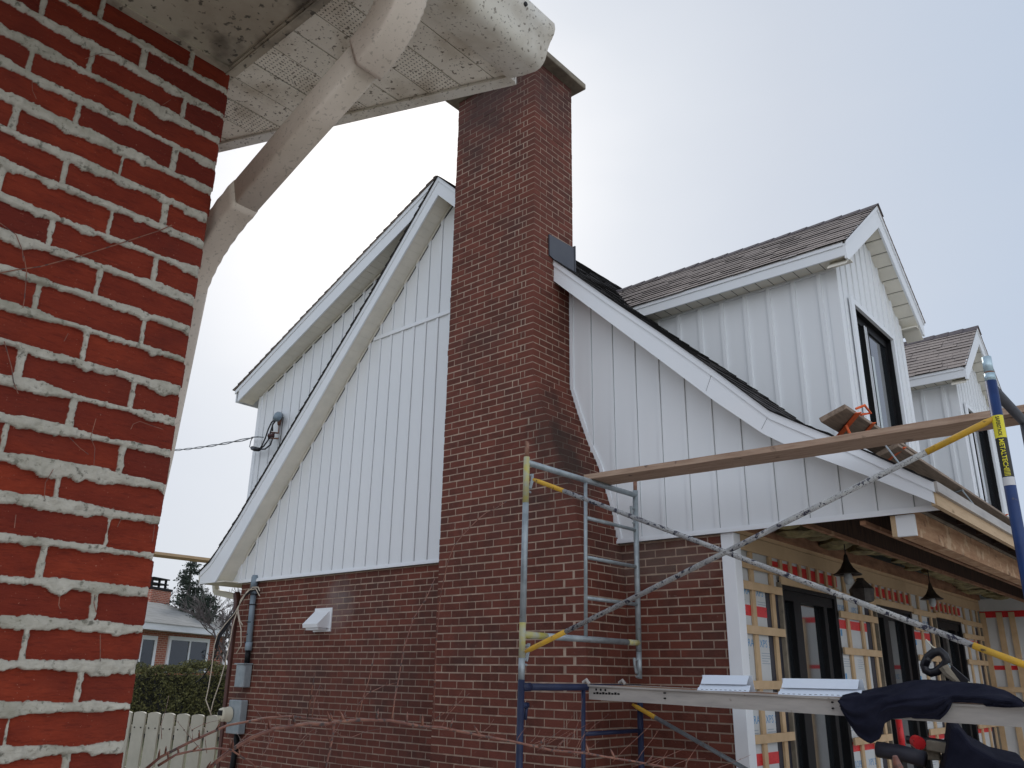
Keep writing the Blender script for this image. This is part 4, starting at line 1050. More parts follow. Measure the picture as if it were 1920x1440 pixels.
m = MB(); pts = [(1782, 1365), (1798, 1366), (1825, 1400), (1870, 1425), (1935, 1440), (1935, 1500), (1760, 1500), (1778, 1400)]
vv = [Q(x, y, 6.5) for x, y in pts]; k = len(vv)
m.add(vv+[v+Vector((-.2, .7, .04)) for v in vv], [list(range(k)), list(range(2*k-1, k-1, -1))]+[(i, (i+1) % k, (i+1) % k+k, i+k) for i in range(k)])
tag(m.build('tarpaulin', M['jacket'], bevel=.05), 'dark blue tarpaulin heaped over materials below the platform', 'tarpaulin')
m = MB(); m.tube([Q(1684, 1345, 8.5), Q(1695, 1420, 8.5)], .03, 8)
tag(m.build('red_pipe', M['red_tape'], smooth=True), 'upright red pipe in front of the second black door', 'pipe')

# ================================================================== NEIGHBOURING HOUSE (close, left)
nb = thing('brick_building', (-1.9, 0, 0), 'close red brick corner with thick pale mortar, dirty soffit, gutter and downspout', 'building')
XN, YN, ZN = -1.55, .755, 2.92
def vnoise(x, y, seed=0):
    xi = np.floor(x).astype(np.int64); yi = np.floor(y).astype(np.int64); xf = x-xi; yf = y-yi
    xf = xf*xf*(3-2*xf); yf = yf*yf*(3-2*yf)
    def h(a, b):
        n = (a*374761393+b*668265263+seed*1274126177) & 0xffffffff
        n = ((n ^ (n >> 13))*1274126177) & 0xffffffff
        return ((n ^ (n >> 16)) & 0xffff)/65535.0
    return (h(xi, yi)*(1-xf)+h(xi+1, yi)*xf)*(1-yf)+(h(xi, yi+1)*(1-xf)+h(xi+1, yi+1)*xf)*yf
def fbm(x, y, o=4, seed=0):
    s = 0; a = .5
    for i in range(o): s = s+a*vnoise(x*2**i, y*2**i, seed+i*17); a *= .5
    return s/(1-.5**o)
st = .0021
ny = int((YN+.12)/st); nz = int((ZN-1.10)/st)
yy = np.linspace(-.12, YN, ny); zz = np.linspace(1.10, ZN, nz)
Yg, Zg = np.meshgrid(yy, zz)
PITCH, PH = .0661, 1.473
wob = (fbm(Yg*5, Zg*3, 3, 5)-.5)*.006
kz = np.round((Zg-PH-wob)/PITCH); dz = Zg-PH-wob-kz*PITCH       # distance to the bed joint centre
kc = np.floor((Zg-PH-wob)/PITCH)
thick = .0058+.0068*np.clip((fbm(Yg*9+kz*7.3, kz*3.1+Yg*0, 3, 9)-.30)*2.4, 0, 1.2)
edge_n = (fbm(Yg*60, Zg*60, 3, 21)-.5)*.005+(fbm(Yg*170, Zg*170, 2, 23)-.5)*.0035
drip = np.clip(fbm(Yg*24+kz*11.7, kz*1.7, 3, 33)-.56, 0, 1)*.034  # lumps that slump downwards
dn = np.where(dz < 0, -dz-drip, dz)
bed = np.clip((thick+edge_n-dn)/.0015, 0, 1)
hb = np.sqrt(np.clip(1-(np.clip(dn, 0, None)/(thick+.002))**2, 0, 1))
offk = (kc % 2)*.1
hw = .0045+.003*fbm(kc*5.3+Yg*.5, Zg*7, 2, 3)+edge_n*.7
jit = (vnoise(kc*3.7, np.floor((Yg-YN+offk)/.2)*1.9, 44)-.5)*.008
dv = np.abs((Yg-YN+offk+.1+jit) % .2-.1)
perp = np.clip((hw-dv)/.002, 0, 1); perp[Yg > YN-.03] = 0
hp = np.sqrt(np.clip(1-(dv/(hw+.002))**2, 0, 1))
mort = np.clip(np.maximum(bed, perp*.98), 0, 1)
Hm = np.maximum(bed*(.0045+.0050*hb), perp*(.0015+.004*hp))+mort*(fbm(Yg*140, Zg*140, 3, 71)-.45)*.006+mort*(fbm(Yg*45, Zg*45, 4, 61)-.5)*.010
brickid = vnoise(kc*7.7, np.floor((Yg-YN+offk)/.2)*5.3, 12)
Hb = (brickid-.5)*.003+(fbm(Yg*90, Zg*420, 3, 81)-.5)*.0022+(fbm(Yg*14, Zg*22, 3, 82)-.5)*.002
edge_round = np.clip((Yg-(YN-.006))/.006, 0, 1)**2
H = np.where(mort > 0, Hb*(1-mort)+Hm*mort, Hb)-edge_round*.007*(1+mort*.9)
Xc = XN+H; Yc_ = Yg-np.clip((Yg-(YN-.02))/.02, 0, 1)*mort*.006+ (np.clip((Yg-(YN-.02))/.02, 0, 1))*(brickid-.5)*.003*(1-mort)
V = np.stack([Xc, Yc_, Zg], -1).reshape(-1, 3).astype(np.float32)
idx = np.arange(ny*nz).reshape(nz, ny); Fq = np.stack([idx[:-1, :-1], idx[:-1, 1:], idx[1:, 1:], idx[1:, :-1]], -1).reshape(-1, 4)
me = bpy.data.meshes.new('wall'); me.vertices.add(len(V)); me.vertices.foreach_set('co', V.ravel())
me.loops.add(Fq.size); me.loops.foreach_set('vertex_index', Fq.ravel().astype(np.int32)); me.polygons.add(len(Fq)); me.polygons.foreach_set('loop_start', np.arange(0, Fq.size, 4, dtype=np.int32)); me.polygons.foreach_set('loop_total', np.full(len(Fq), 4, dtype=np.int32))
me.update(); me.validate(); me.polygons.foreach_set('use_smooth', [True]*len(me.polygons))
for nme, arr in (('mort', mort), ('bid', brickid)):
    at = me.attributes.new(nme, 'FLOAT', 'POINT'); at.data.foreach_set('value', arr.ravel().astype(np.float32))
mw = bpy.data.materials.new('near_brick'); mw.use_nodes = True; n = mw.node_tree.nodes; l = mw.node_tree.links; b = n['Principled BSDF']; b.inputs['Roughness'].default_value = .85; b.inputs['Specular IOR Level'].default_value = .25
tcn = n.new('ShaderNodeTexCoord')
def nz_(sc, det, st_=(1, 1, 1), rough=.6):
    q = n.new('ShaderNodeTexNoise'); q.inputs['Scale'].default_value = sc; q.inputs['Detail'].default_value = det; q.inputs['Roughness'].default_value = rough
    mm = n.new('ShaderNodeMapping'); mm.inputs['Scale'].default_value = st_; l.new(tcn.outputs['Object'], mm.inputs[0]); l.new(mm.outputs[0], q.inputs['Vector']); return q.outputs[0]
def mixc(fac, a, c):
    x = n.new('ShaderNodeMixRGB')
    for s_, v_ in ((0, fac), (1, a), (2, c)):
        if hasattr(v_, 'is_output'): l.new(v_, x.inputs[s_])
        elif s_ == 0: x.inputs[0].default_value = v_
        else: x.inputs[s_].default_value = (*v_, 1)
    return x.outputs[0]
def rng(s_, a, c, d=0, e=1):
    q = n.new('ShaderNodeMapRange'); q.inputs[1].default_value = a; q.inputs[2].default_value = c; q.inputs[3].default_value = d; q.inputs[4].default_value = e; l.new(s_, q.inputs[0]); return q.outputs[0]
am = n.new('ShaderNodeAttribute'); am.attribute_name = 'mort'; ab = n.new('ShaderNodeAttribute'); ab.attribute_name = 'bid'
bc_ = mixc(rng(nz_(14, 6, (1, 1, 2.5)), .3, .7), (.19, .024, .010), (.30, .044, .017))
bc_ = mixc(rng(ab.outputs['Fac'], 0, 1, 0, .85), bc_, (.125, .017, .011))
bc_ = mixc(rng(nz_(5, 5), .52, .72, 0, .5), bc_, (.10, .020, .014))
bc_ = mixc(rng(nz_(90, 5, (1, .4, 3)), .52, .75, 0, .6), bc_, (.07, .010, .007))
bc_ = mixc(rng(nz_(260, 2), .70, .76, 0, .8), bc_, (.40, .20, .14))
mc_ = mixc(rng(nz_(30, 6), .3, .7), (.53, .50, .425), (.40, .375, .315))
mc_ = mixc(rng(nz_(70, 8), .56, .66, 0, .85), mc_, (.12, .115, .09))
mc_ = mixc(rng(nz_(7, 6), .50, .68, 0, .6), mc_, (.24, .235, .17))
l.new(mixc(rng(am.outputs['Fac'], .35, .75), bc_, mc_), b.inputs['Base Color'])
bu = n.new('ShaderNodeBump'); bu.inputs['Strength'].default_value = .55; bu.inputs['Distance'].default_value = .004; l.new(nz_(220, 5, (1, .5, 1.6)), bu.inputs['Height']); l.new(bu.outputs[0], b.inputs['Normal'])
me.materials.append(mw)
wo = bpy.data.objects.new('brick_face', me); COL.objects.link(wo); wo.parent = nb; wo.location = -Vector(nb.location)
m = MB(); m.box(XN-.3, XN-.012, -6, YN-.012, 0, ZN); m.box(XN-.012, XN-.001, -6, -.118, 0, ZN); m.box(XN-.012, XN-.001, -.118, YN-.004, 0, 1.102)
m.build('side_wall', M['bt_x'], nb)
m = MB(); m.box(-9, XN-.013, YN-.2, YN-.006, 0, ZN); m.build('end_wall', M['bt_y'], nb)

# dirty aluminium
def dirty(name, c1, c2, amt=1):
    m = mat(name, c1, c2, .5, scale=3)
    overlay(m, (.34, .27, .18), 9, .48, .70, 8, strength=.7*amt)
    overlay(m, (.10, .075, .045), 105, .60, .66, 8, strength=.85*amt)
    overlay(m, (.05, .035, .025), 190, .68, .71, 2, strength=.9*amt)
    return m
M['dirty'] = dirty('dirty_aluminium', (.78, .73, .62), (.68, .63, .53))
M['dirty2'] = dirty('dirty_gutter', (.70, .68, .62), (.66, .62, .52), .8)
M['dirty3'] = dirty('dirty_downspout', (.60, .51, .42), (.68, .60, .50), .4)
M['filthy'] = mat('cobwebbed_soffit', (.52, .47, .37), (.32, .275, .205), .6, scale=3.5, detail=7)
overlay(M['filthy'], (.05, .038, .028), 6, .49, .62, 10, strength=.85)
overlay(M['filthy'], (.03, .025, .02), 60, .60, .66, 4, strength=.8)
# perforated board: rows of slots as dark holes
pm = dirty('perforated_soffit', (.78, .73, .62), (.68, .63, .53)); n = pm.node_tree.nodes; l = pm.node_tree.links; b = n['Principled BSDF']; src = b.inputs['Base Color'].links[0].from_socket
g_ = n.new('ShaderNodeNewGeometry'); sp = n.new('ShaderNodeSeparateXYZ'); l.new(g_.outputs['Position'], sp.inputs[0]); cbn = n.new('ShaderNodeCombineXYZ'); l.new(sp.outputs[0], cbn.inputs[0]); l.new(sp.outputs[1], cbn.inputs[1])
br = n.new('ShaderNodeTexBrick'); br.offset = 0; l.new(cbn.outputs[0], br.inputs['Vector']); br.inputs['Scale'].default_value = 1; br.inputs['Brick Width'].default_value = .0085; br.inputs['Row Height'].default_value = .010; br.inputs['Mortar Size'].default_value = .0031; br.inputs['Mortar Smooth'].default_value = 0
br.inputs['Color1'].default_value = (.04, .03, .02, 1); br.inputs['Color2'].default_value = (.06, .045, .03, 1)
l.new(src, br.inputs['Mortar']); l.new(br.outputs['Color'], b.inputs['Base Color']); M['perf'] = pm

FE = lambda x: .893+(x+1.823)*.388      # slanted end of the soffit
m = MB(); pf = MB(); gv = MB()
x = -1.087; i = 0; W_b = .078
edges = [-1.048]
while x > -2.6: edges.append(x); x -= W_b
for i, (hi, lo) in enumerate(zip(edges[:-1], edges[1:])):
    perf = i >= 2 and (i-2) % 3 == 0
    tgt = pf if perf else m
    y0 = .762 if lo > XN-.03 else YN+.002
    if FE(lo) < y0+.01: continue
    a, c = lo+.0016, hi-.0016
    dzp = .003 if i % 2 else 0
    tgt.prism([(a, y0), (c, y0), (c, FE(c)), (a, FE(a))], 'z', ZN+.001*(i % 2), ZN+.010)
gv.prism([(-2.13, YN+.003), (-1.05, .763), (-1.05, FE(-1.05)), (-2.13, FE(-2.13))], 'z', ZN+.0105, ZN+.014)
m.build('soffit', M['dirty'], nb); pf.build('perforated_soffit', M['perf'], nb); gv.build('soffit_backing', M['gap'], nb)
m = MB(); m.box(XN-.0, -1.048, -3, .742, ZN, ZN+.01); m.build('ceiling_plate', M['filthy'], nb)
m = MB(); m.box(XN-.06, -1.048, .735, .762, ZN-.006, ZN-.0005); m.box(XN-.06, -1.048, .740, .744, ZN-.010, ZN-.0062); m.box(XN+.001, XN+.022, -3, .735, ZN-.006, ZN-.0005)
m.build('joint_trim', M['filthy'], nb)
m = MB()
A = Vector((-2.5, FE(-2.5), ZN)); B = Vector((-1.052, FE(-1.052), ZN)); d = (B-A).normalized(); sd = Vector((-d.y, d.x, 0))
m.obox((A+B)/2+sd*.006+Vector((0, 0, .034)), d*(B-A).length/2, sd*.006, Vector((0, 0, .040)))
m.obox((A+B)/2-sd*.010+Vector((0, 0, -.004)), d*(B-A).length/2, sd*.010, Vector((0, 0, .003)))
m.box(-1.052, -1.047, -3, FE(-1.05)-.004, ZN-.012, ZN+.06); m.build('edge_trim', M['dirty2'], nb)
# roof slab above
m = MB(); m.prism([(-5, 4.7), (-1.02, 3.03), (-1.02, 3.0), (-5, 3.0)], 'y', -4, .74); m.build('roof_slab', M['shingle_dark'], nb)
# gutter
m = MB(); GZ = ZN-2.92
GP = [(-1.046, 2.904), (-1.0, 2.889), (-.968, 2.882), (-.956, 2.884), (-.948, 2.889), (-.941, 2.898), (-.937, 2.910), (-.933, 2.924), (-.927, 2.937), (-.920, 2.947), (-.915, 2.956), (-.912, 2.968), (-.914, 2.984),
      (-.918, 2.984), (-.917, 2.967), (-.931, 2.938), (-.942, 2.905), (-.965, 2.888), (-1.0, 2.896), (-1.040, 2.910), (-1.040, 2.99), (-1.046, 2.99)]
YE = 1.165
N_ = len(GP)
vs = [(x, -3, z) for x, z in GP]+[(x, YE, z) for x, z in GP]
m.add(vs, [(i, (i+1) % N_, (i+1) % N_+N_, i+N_) for i in range(N_)])
m.prism(GP[:13]+[(-1.046, 2.99)], 'y', YE, YE+.003)
g1 = m.build('gutter', M['dirty2'], nb, smooth=True)
md_ = g1.modifiers.new('edges', 'EDGE_SPLIT'); md_.split_angle = math.radians(50)
m = MB(); m.tube([(-.93, YE-.10, 2.962), (-.910, YE-.10, 2.962)], .005, 8); m.build('gutter_screw', M['gap'], g1)
# downspout: rounded rectangular profile swept along its path
def sweep(mb, pts, w, h, rib=0, n=32, twist=None):
    pts = [Vector(p) for p in pts]; m_ = len(pts); vs = []
    for i, p in enumerate(pts):
        d = (pts[min(i+1, m_-1)]-pts[max(i-1, 0)]).normalized(); sd = Vector((0, 1, 0)); u = d.cross(sd).normalized()
        k = 1+(rib*(1 if i % 2 else -1) if rib else 0)
        for q in range(n):
            a = 2*PI*q/n; ca, sa = math.cos(a), math.sin(a); e = .24
            vs.append(p+sd*(math.copysign(abs(ca)**e, ca)*w/2*k)+u*(math.copysign(abs(sa)**e, sa)*h/2*k))
    mb.add(vs, [(i*n+q, i*n+(q+1) % n, (i+1)*n+(q+1) % n, (i+1)*n+q) for i in range(m_-1) for q in range(n)]+[list(range(n-1, -1, -1)), list(range((m_-1)*n, m_*n))])
YD = .80
def arc(p0, p1, p2, n=14):
    p0, p1, p2 = map(Vector, (p0, p1, p2)); return [p0*(1-s)**2+p1*2*s*(1-s)+p2*s*s for s in [i/n for i in range(n+1)]]
m = MB(); sweep(m, arc((-.985, YD, 2.925), (-.985, YD, 2.785), (-1.10, YD, 2.742), 34), .068, .086, rib=.022); g2 = m.build('elbow', M['dirty3'], nb, smooth=True)
m = MB(); sweep(m, [(-1.085, YD, 2.748), (-1.30, YD, 2.665), (-1.50, YD, 2.585)], .056, .072); m.build('downspout', M['dirty3'], nb, smooth=True)
m = MB(); sweep(m, arc((-1.49, YD, 2.589), (-1.665, YD+.005, 2.535), (-1.708, YD+.008, 2.42), 16), .060, .074, rib=.02); m.build('elbow', M['dirty3'], nb, smooth=True)
m = MB(); sweep(m, [(-1.706, YD+.008, 2.43), (-1.750, YD+.01, 2.05), (-1.80, YD+.01, 1.7), (-1.78, YD+.01, 1.3), (-1.83, YD+.01, .1)], .062, .078); m.build('downspout', M['dirty3'], nb, smooth=True)

# dried creeper on the near wall
m = MB()
def Nw(x, y, d=.012): 
    p = hit(x, y, 0, XN+d); return Vector(p)
for pts, r in (([(0, 512), (30, 506), (75, 500), (150, 480), (230, 455), (300, 432), (322, 422)], .0011), ([(45, 480), (50, 510), (46, 560), (43, 577)], .0008), ([(8, 640), (22, 690), (25, 715), (34, 738)], .0008),
               ([(130, 820), (150, 840), (166, 852)], .0006), ([(180, 785), (170, 820), (178, 840), (176, 872)], .0006), ([(128, 625), (120, 640)], .0006), ([(100, 880), (85, 905), (83, 935)], .0006), ([(245, 805), (250, 795), (262, 790), (290, 800), (306, 805)], .0006),
               ([(112, 1118), (110, 1135), (113, 1142)], .0008), ([(178, 1115), (176, 1130), (180, 1148)], .0008), ([(188, 1190), (188, 1240)], .0008), ([(30, 965), (27, 990)], .0007), ([(226, 975), (220, 988)], .0007), ([(60, 150), (61, 170), (68, 185)], .0006),
               ([(0, 418), (30, 440), (42, 470), (44, 490)], .0008), ([(160, 110), (190, 100), (215, 104)], .0005), ([(320, 187), (300, 200)], .0005), ([(290, 985), (286, 1015)], .0006)):
    m.tube([Nw(x, y) for x, y in pts], r, 5)
tag(m.build('dried_creeper', M['twig_red']), 'thin dried creeper stems clinging to the near brick wall', 'creeper')

# ================================================================== FOREGROUND BARE SHRUB
sb = thing('bare_shrub', (-1.9, 1.5, 0), 'reddish leafless shrub arching across in front of the brick wall', 'shrub')
m = MB()
def tw(pts, d, r0, r1, wob=0, bud=True):
    r0 *= .82; r1 *= .82
    n_ = len(pts); P = []
    for i, (x, y) in enumerate(pts):
        s = i/(n_-1); P.append(Vector(far(x, y, d[0]+(d[1]-d[0])*s)))
    m.tube(P, [r0+(r1-r0)*i/(n_-1) for i in range(n_)], 7)
    if bud:
        for i in range(n_-1):
            if random.random() < .75:
                a = P[i].lerp(P[i+1], random.random()); dd = Vector((random.uniform(-.4, .4), random.uniform(-.3, .3), random.uniform(.2, 1))).normalized()
                m.tube([a, a+dd*r0*3.2, a+dd*r0*6], [r0*.75, r0*.7, .0004], 5)
tw([(262, 1452), (300, 1420), (353, 1393), (395, 1374), (427, 1360), (470, 1352), (500, 1346), (547, 1343), (577, 1347), (632, 1351), (660, 1353)], (2.2, 2.6), .0052, .0030)
tw([(380, 1452), (410, 1425), (433, 1407), (470, 1384), (513, 1367), (545, 1362), (577, 1357), (608, 1358), (640, 1353), (675, 1350), (732, 1351), (790, 1362), (827, 1364), (860, 1371), (905, 1380), (960, 1390), (1035, 1407), (1097, 1412), (1135, 1419), (1185, 1427), (1235, 1436), (1300, 1452)], (2.3, 2.9), .0075, .0038)
tw([(296, 1436), (330, 1415), (360, 1408), (400, 1403), (432, 1405), (470, 1430), (490, 1448)], (2.2, 2.4), .0045, .0025)
tw([(665, 1350), (672, 1320), (690, 1300), (720, 1286), (745, 1280)], (2.6, 2.7), .0022, .0010)
tw([(735, 1348), (740, 1310), (748, 1270), (757, 1215), (775, 1160), (800, 1120), (815, 1085)], (2.6, 3.0), .0032, .0014)
tw([(672, 1346), (680, 1310), (690, 1280), (700, 1240), (702, 1225)], (2.55, 2.7), .0022, .0010)
tw([(585, 1345), (590, 1310), (600, 1285), (612, 1300)], (2.5, 2.6), .0020, .0009)
tw([(577, 1345), (584, 1300), (590, 1262)], (2.5, 2.5), .0028, .0012)
tw([(628, 1355), (622, 1390), (614, 1425), (608, 1452)], (2.5, 2.4), .0036, .0042, bud=False)
tw([(620, 1365), (640, 1380), (660, 1382), (685, 1372), (715, 1366)], (2.5, 2.6), .0018, .0008)
tw([(517, 1362), (518, 1330), (522, 1305), (527, 1285)], (2.45, 2.5), .0014, .0007)
tw([(800, 1362), (820, 1345), (845, 1330), (852, 1318), (870, 1290)], (2.7, 2.7), .0018, .0008)
tw([(828, 1362), (840, 1340), (858, 1320), (880, 1300)], (2.7, 2.8), .0016, .0008)
tw([(812, 1362), (815, 1290), (818, 1200), (826, 1115), (840, 1052), (852, 1022), (868, 1003), (880, 990), (897, 973), (912, 961), (930, 953), (950, 940)], (2.8, 3.0), .0028, .0014)
for i in range(24):
    x = random.uniform(860, 1330); y = 1392+(x-960)*.17+random.uniform(-6, 8); a = random.uniform(.3, 1.3); ln = random.uniform(30, 110)
    p = [(x, y)]
    for k in range(3): x += math.cos(a)*ln/3; y -= math.sin(a)*ln/3; a += random.uniform(-.35, .35); p.append((x, y))
    tw(p, (2.8, 2.9), .0013, .0005)
for i in range(16):
    x = random.uniform(300, 640); y = 1370+random.uniform(-10, 50); a = random.uniform(.4, 2.4); ln = random.uniform(30, 90)
    p = [(x, y)]
    for k in range(3): x += math.cos(a)*ln/3; y -= math.sin(a)*ln/3; a += random.uniform(-.4, .4); p.append((x, y))
    tw(p, (2.4, 2.6), .0012, .0005)
m.build('branches', M['twig_red'], sb, smooth=True)
m = MB(); bx, by, _ = far(380, 1452, 2.3); 
base = Vector((bx*.97, by*.97, 0)); 
for q, d in (((262, 1452), 2.2), ((380, 1452), 2.3), ((1300, 1452), 2.9), ((608, 1452), 2.4)):
    e = Vector(far(*q, d)); m.tube([base+Vector((random.uniform(-.05, .05), 0, 0)), base.lerp(e, .5)+Vector((0, 0, .15)), e], [.016, .010, .006], 8)
m.build('stem', M['bark'], sb, smooth=True)
m = MB(); m.tube([far(1690, 1470, 2.0), far(1684, 1440, 2.0), far(1678, 1418, 2.0)], [.012, .013, .006], 8); m.build('bud', M['twig_red'], sb, smooth=True)

# ================================================================== BACKGROUND LEFT
# vinyl picket fence
t = thing('picket_fence', (-11.8, 6.4, 0), 'beige vinyl fence with wide pickets between the two brick houses', 'fence')
A = np.array([-13.6, 4.9]); B = np.array([-10.45, 7.65])
A = far(150, 1326, 12.3)[:2]; B = far(444, 1345, 11.5)[:2]
dv_ = (B-A)/np.linalg.norm(B-A); nv_ = np.array([dv_[1], -dv_[0]]); Ln = np.linalg.norm(B-A)
if nv_@(-A) < 0: nv_ = -nv_
m = MB(); n_p = 11; w_ = Ln/n_p; sc_ = MB(); tops = []
for i in range(n_p):
    c = A+dv_*w_*(i+.5); zt = 1.03-.035*i/n_p+.0; hw_ = w_*.405
    for k in range(1): pass
    vs = []; nn = 9
    prof = [(-hw_, 0)]+[(-hw_+2*hw_*j/nn, zt+.022*math.sin(PI*j/nn)**.6) for j in range(nn+1)]+[(hw_, 0)]
    for dd in (0, .03):
        for u, z in prof: q = c+dv_*u+nv_*(.03-dd); vs.append((q[0], q[1], z))
    K = len(prof); m.add(vs, [list(range(K)), list(range(2*K-1, K-1, -1))]+[(j, j+K, (j+1) % K+K, (j+1) % K) for j in range(K)])
    for u in (-.055, .055): q = c+dv_*u+nv_*.031; sc_.tube([(q[0], q[1], zt-.19), (q[0]+nv_[0]*.006, q[1]+nv_[1]*.006, zt-.19)], .010, 8)
m.build('pickets', M['fence'], t)
m2 = MB()
for z in (.80, .25):
    a = A-nv_*.03; b_ = B-nv_*.03; m2.beam((a[0], a[1], z), (b_[0], b_[1], z), .04, .11)
m2.build('rail', M['fence'], t); sc_.build('screw', M['black_frame'], t)
# hedge
def leafcloud(mb, pts, s, spread=1):
    for p in pts:
        a = Vector(RNG.normal(size=3)).normalized(); b_ = a.cross(Vector(RNG.normal(size=3))).normalized(); q = Vector(p); k = s*random.uniform(.5, 1.3)
        mb.add([q-a*k, q+b_*k*.5, q+a*k, q-b_*k*.5], [(0, 1, 2, 3)])
t = thing('hedge', (-20, 12, 0), 'dense dark green cedar hedge behind the beige fence', 'hedge')
A2 = far(140, 1246, 21.5)[:2]; B2 = far(455, 1254, 20.5)[:2]; d2 = (B2-A2)/np.linalg.norm(B2-A2); n2 = np.array([-d2[1], d2[0]]); n2 = n2 if n2@A2 > 0 else -n2; L2 = np.linalg.norm(B2-A2)
HZ = 1.68
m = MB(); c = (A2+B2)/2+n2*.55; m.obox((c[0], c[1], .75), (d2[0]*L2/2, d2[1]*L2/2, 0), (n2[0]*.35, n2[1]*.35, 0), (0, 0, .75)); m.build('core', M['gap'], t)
m = MB(); pts = []
for i in range(24000):
    u = random.uniform(0, L2); z = random.uniform(.2, HZ) if random.random() < .75 else HZ+random.uniform(-.08, .08); dpt = random.uniform(-.06, .14)+.09*math.sin(u*3)+.08*math.sin(u*7+z*3) if z < HZ-.1 else random.uniform(-.02, 1.0)
    z += .07*math.sin(u*2.3)*(z/HZ)+.04*math.sin(u*6.1)*(z/HZ); q = A2+d2*u+n2*dpt; pts.append((q[0], q[1], z))
leafcloud(m, pts, .034); m.build('foliage', M['hedge'], t, recalc=False)

# brick bungalow
A3 = far(225, 1166, 31); t_ = (3.30-CAM[2])/ray(270, 1170)[2]; E1 = CAM+ray(270, 1170)*t_; t_ = (3.30-CAM[2])/ray(438, 1187)[2]; E2 = CAM+ray(438, 1187)*t_
d3 = (E2-E1)[:2]; L3 = np.linalg.norm(d3); d3 /= L3; n3 = np.array([d3[1], -d3[0]]); n3 = n3 if n3@E1[:2] < 0 else -n3
def onb(x, y, dpt=0):
    """distance along the bungalow's front and height"""
    P0 = E1[:2]+n3*dpt; r = ray(x, y); tt = ((P0-CAM[:2])@n3)/(r[:2]@n3); p = CAM+r*tt; return (p[:2]-P0)@d3, p[2]
def BP(u, z, dpt=0): q = E1[:2]+d3*u+n3*dpt; return (q[0], q[1], z)
def bbox(mb, u0, u1, z0, z1, d0, d1):
    mb.hexa([BP(u0, z0, d0), BP(u1, z0, d0), BP(u1, z0, d1), BP(u0, z0, d1), BP(u0, z1, d0), BP(u1, z1, d0), BP(u1, z1, d1), BP(u0, z1, d1)])
t = thing('bungalow', (E1[0], E1[1], 0), 'far brick bungalow with grey hip roof and white framed window', 'house')
m = MB(); uR = onb(431, 1240)[0]; bbox(m, -8, uR, 0, 3.2, -.35, -9); m.build('wall', M['far_bt'], t)
m = MB(); bbox(m, -9, uR+.9, 3.10, 3.36, .35, .30); bbox(m, uR+.85, uR+.9, 3.10, 3.36, .30, -9.4); bbox(m, -9, uR+.85, 3.10, 3.13, .3, -.35); m.build('fascia', M['trim'], t)
m = MB(); uTop, zTop = onb(300, 1130, -4.5)[0], 0
pk = onb(313, 1133, -4.6); ur = pk[0]; zr = pk[1]
rv = [BP(-9, 3.36, .4), BP(uR+.95, 3.36, .4), BP(uR+.95, 3.36, -9.6), BP(-9, 3.36, -9.6), BP(-6, zr, -4.6), BP(ur, zr, -4.6)]
m.add(rv, [(0, 1, 5, 4), (1, 2, 5), (2, 3, 4, 5), (3, 0, 4), (0, 3, 2, 1)]); rfo = m.build('roof', M['far_roof'], t)
m = MB(); u0, z0 = onb(282, 1130, -5.5); u1, z1 = onb(321, 1110, -5.5); bbox(m, u0, u1, zr-1, z1, -5.5, -6.6); ch2 = m.build('chimney', M['far_bt'], rfo)
m = MB(); bbox(m, u0-.05, u1+.05, z1, z1+.12, -5.45, -6.65); bbox(m, u0+.2, u1-.15, z1+.3, z1+.36, -5.6, -6.4)
for u in (u0+.2, u1-.25, (u0+u1)/2): bbox(m, u, u+.08, z1+.1, z1+.62, -5.7, -5.8)
bbox(m, u0+.15, u1-.1, z1+.56, z1+.62, -5.6, -6.4); m.build('chimney_cap', M['black_frame'], rfo)
def bwin(x0, y0, x1, y1, name='window'):
    u0, z1 = onb(x0, y0, -.33); u1, z0 = onb(x1, y1, -.33); um = (u0+u1)/2-.03; f = .16
    m = MB(); bbox(m, u0, u0+f, z0, z1, -.28, -.36); bbox(m, u1-f, u1, z0, z1, -.28, -.36); bbox(m, u0+f, u1-f, z1-f, z1, -.28, -.36); bbox(m, um, um+.1, z0, z1-f, -.28, -.36)
    w = m.build(name, M['trim'], t); m = MB(); bbox(m, u0+f, u1-f, z0, z1-f, -.31, -.345); m.build('pane', M['far_glass'], w)
bwin(317, 1192, 384, 1262); bwin(235, 1188, 286, 1250)
m = MB(); a = BP(uR+.55, 3.1, .2); u, z = onb(424, 1190); m.tube([BP(uR+.6, 3.15, .3), BP(uR+.1, 2.9, -.2), BP(uR-.1, 2.8, -.28), BP(uR-.12, 0, -.28)], .07, 6); m.build('downspout', M['trim'], t)

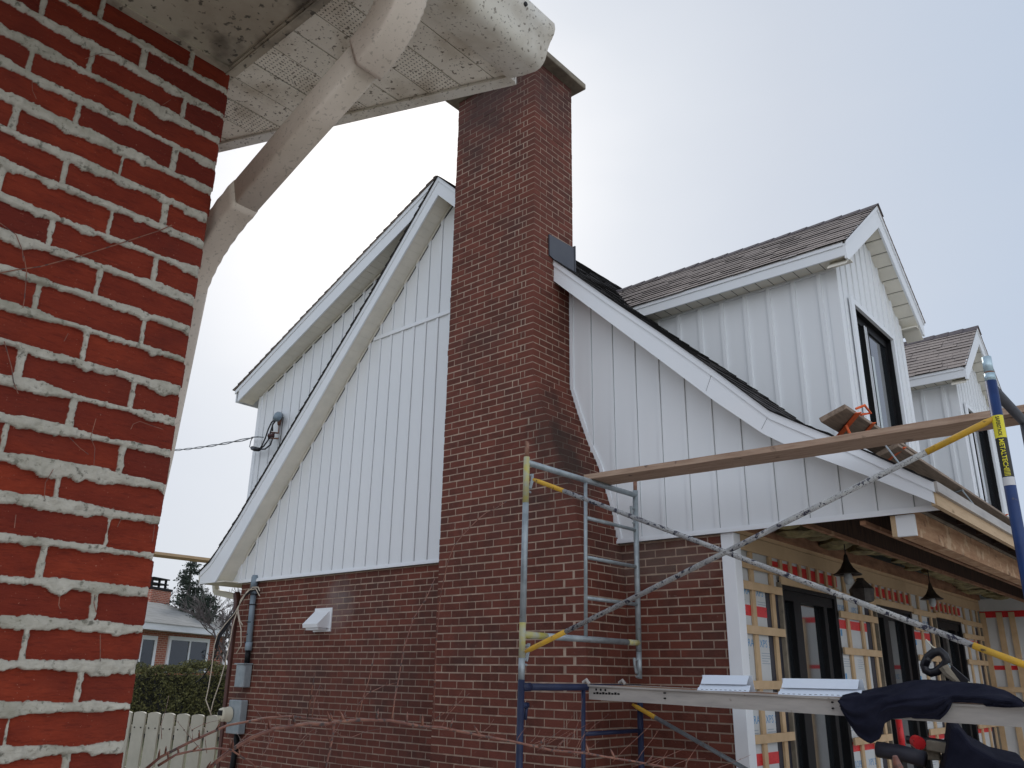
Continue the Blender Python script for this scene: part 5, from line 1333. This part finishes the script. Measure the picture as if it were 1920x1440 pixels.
# conifer
def conifer(cx, cy, h, r, label):
    t = thing('conifer', (cx, cy, 0), label, 'conifer')
    m = MB(); m.tube([(cx, cy, 0), (cx, cy, h*.6), (cx, cy, h)], [.22, .11, .02], 8); m.build('trunk', M['bark'], t)
    m = MB()
    z = .8
    while z < h-.1:
        s = 1-z/h; R = r*s**.8*random.uniform(.75, 1.15)+.1; nb_ = 8
        for k in range(nb_):
            a = random.uniform(0, 2*PI); L_ = R*random.uniform(.7, 1.1); p0 = Vector((cx, cy, z)); d = Vector((math.cos(a), math.sin(a), -.12)); 
            m.tube([p0, p0+d*L_*.6, p0+d*L_+Vector((0, 0, .10*L_))], [.03, .018, .006], 4, cap=False)
            n_ = int(46*L_)+14
            pts = [p0+d*L_*random.uniform(.15, 1.05)+Vector(RNG.normal(size=3))*.09 for _ in range(n_)]
            leafcloud(m, pts, .075)
        z += random.uniform(.22, .34)
    m.build('crown', M['needles'], t, recalc=False)
ctop = far(362, 1047, 41); conifer(ctop[0], ctop[1], ctop[2], 2.3, 'dark pointed conifer rising behind the bungalow roof')
c2 = far(395, 1110, 39); conifer(c2[0], c2[1], c2[2], 2.2, 'smaller dark conifer right of the pointed conifer')

# bare trees
def bare_tree(x, y, h, r0, depth, label, spread=.5, seed=1, minr=.006):
    rs = random.Random(seed); t = thing('bare_tree', (x, y, 0), label, 'tree', 'leafless trees')
    mt = MB(); mc = MB()
    def grow(p, d, L_, r, lv):
        n_ = 3; P = [p]; dd = d.copy()
        for i in range(n_):
            dd = (dd+Vector((rs.gauss(0, .12), rs.gauss(0, .12), rs.gauss(0, .08)+.03))).normalized(); P.append(P[-1]+dd*L_/n_)
        rr = [r*(1-.35*i/n_) for i in range(n_+1)]
        (mt if lv == 0 else mc).tube(P, rr, 7 if lv == 0 else (5 if lv < 3 else 3), cap=False)
        if lv >= depth: return
        k = rs.choice((2, 3, 3)) if lv > 0 else 4
        for i in range(k+(lv > 1)):
            s = rs.uniform(.45, 1) if i else 1; q = P[min(n_, int(s*n_))]; a = rs.uniform(0, 2*PI)
            o = Vector((math.cos(a), math.sin(a), rs.uniform(-.1, .5))); nd = (dd*(1-spread*.45)+o*spread*rs.uniform(.6, 1.3)).normalized()
            if nd.z < -.1: nd.z = abs(nd.z)
            grow(q, nd, L_*rs.uniform(.58, .82), max(r*.58, minr), lv+1)
    grow(Vector((x, y, 0)), Vector((0, 0, 1)), h*.30, r0, 0)
    mt.build('trunk', M['bark'], t, smooth=True, recalc=False); mc.build('crown', M['bark'], t, recalc=False)
p = far(432, 1250, 33); bare_tree(p[0], p[1], 8.0, .09, 5, 'bare tree with tangled branches right of the conifers', .6, 3, .014)
p = far(378, 1250, 58); bare_tree(p[0], p[1], 12.5, .2, 5, 'tall hazy bare tree above the plank at the eave', .55, 5, .018)
p = far(318, 1250, 50); bare_tree(p[0], p[1], 9.0, .12, 5, 'bare tree behind the bungalow chimney', .6, 8, .014)
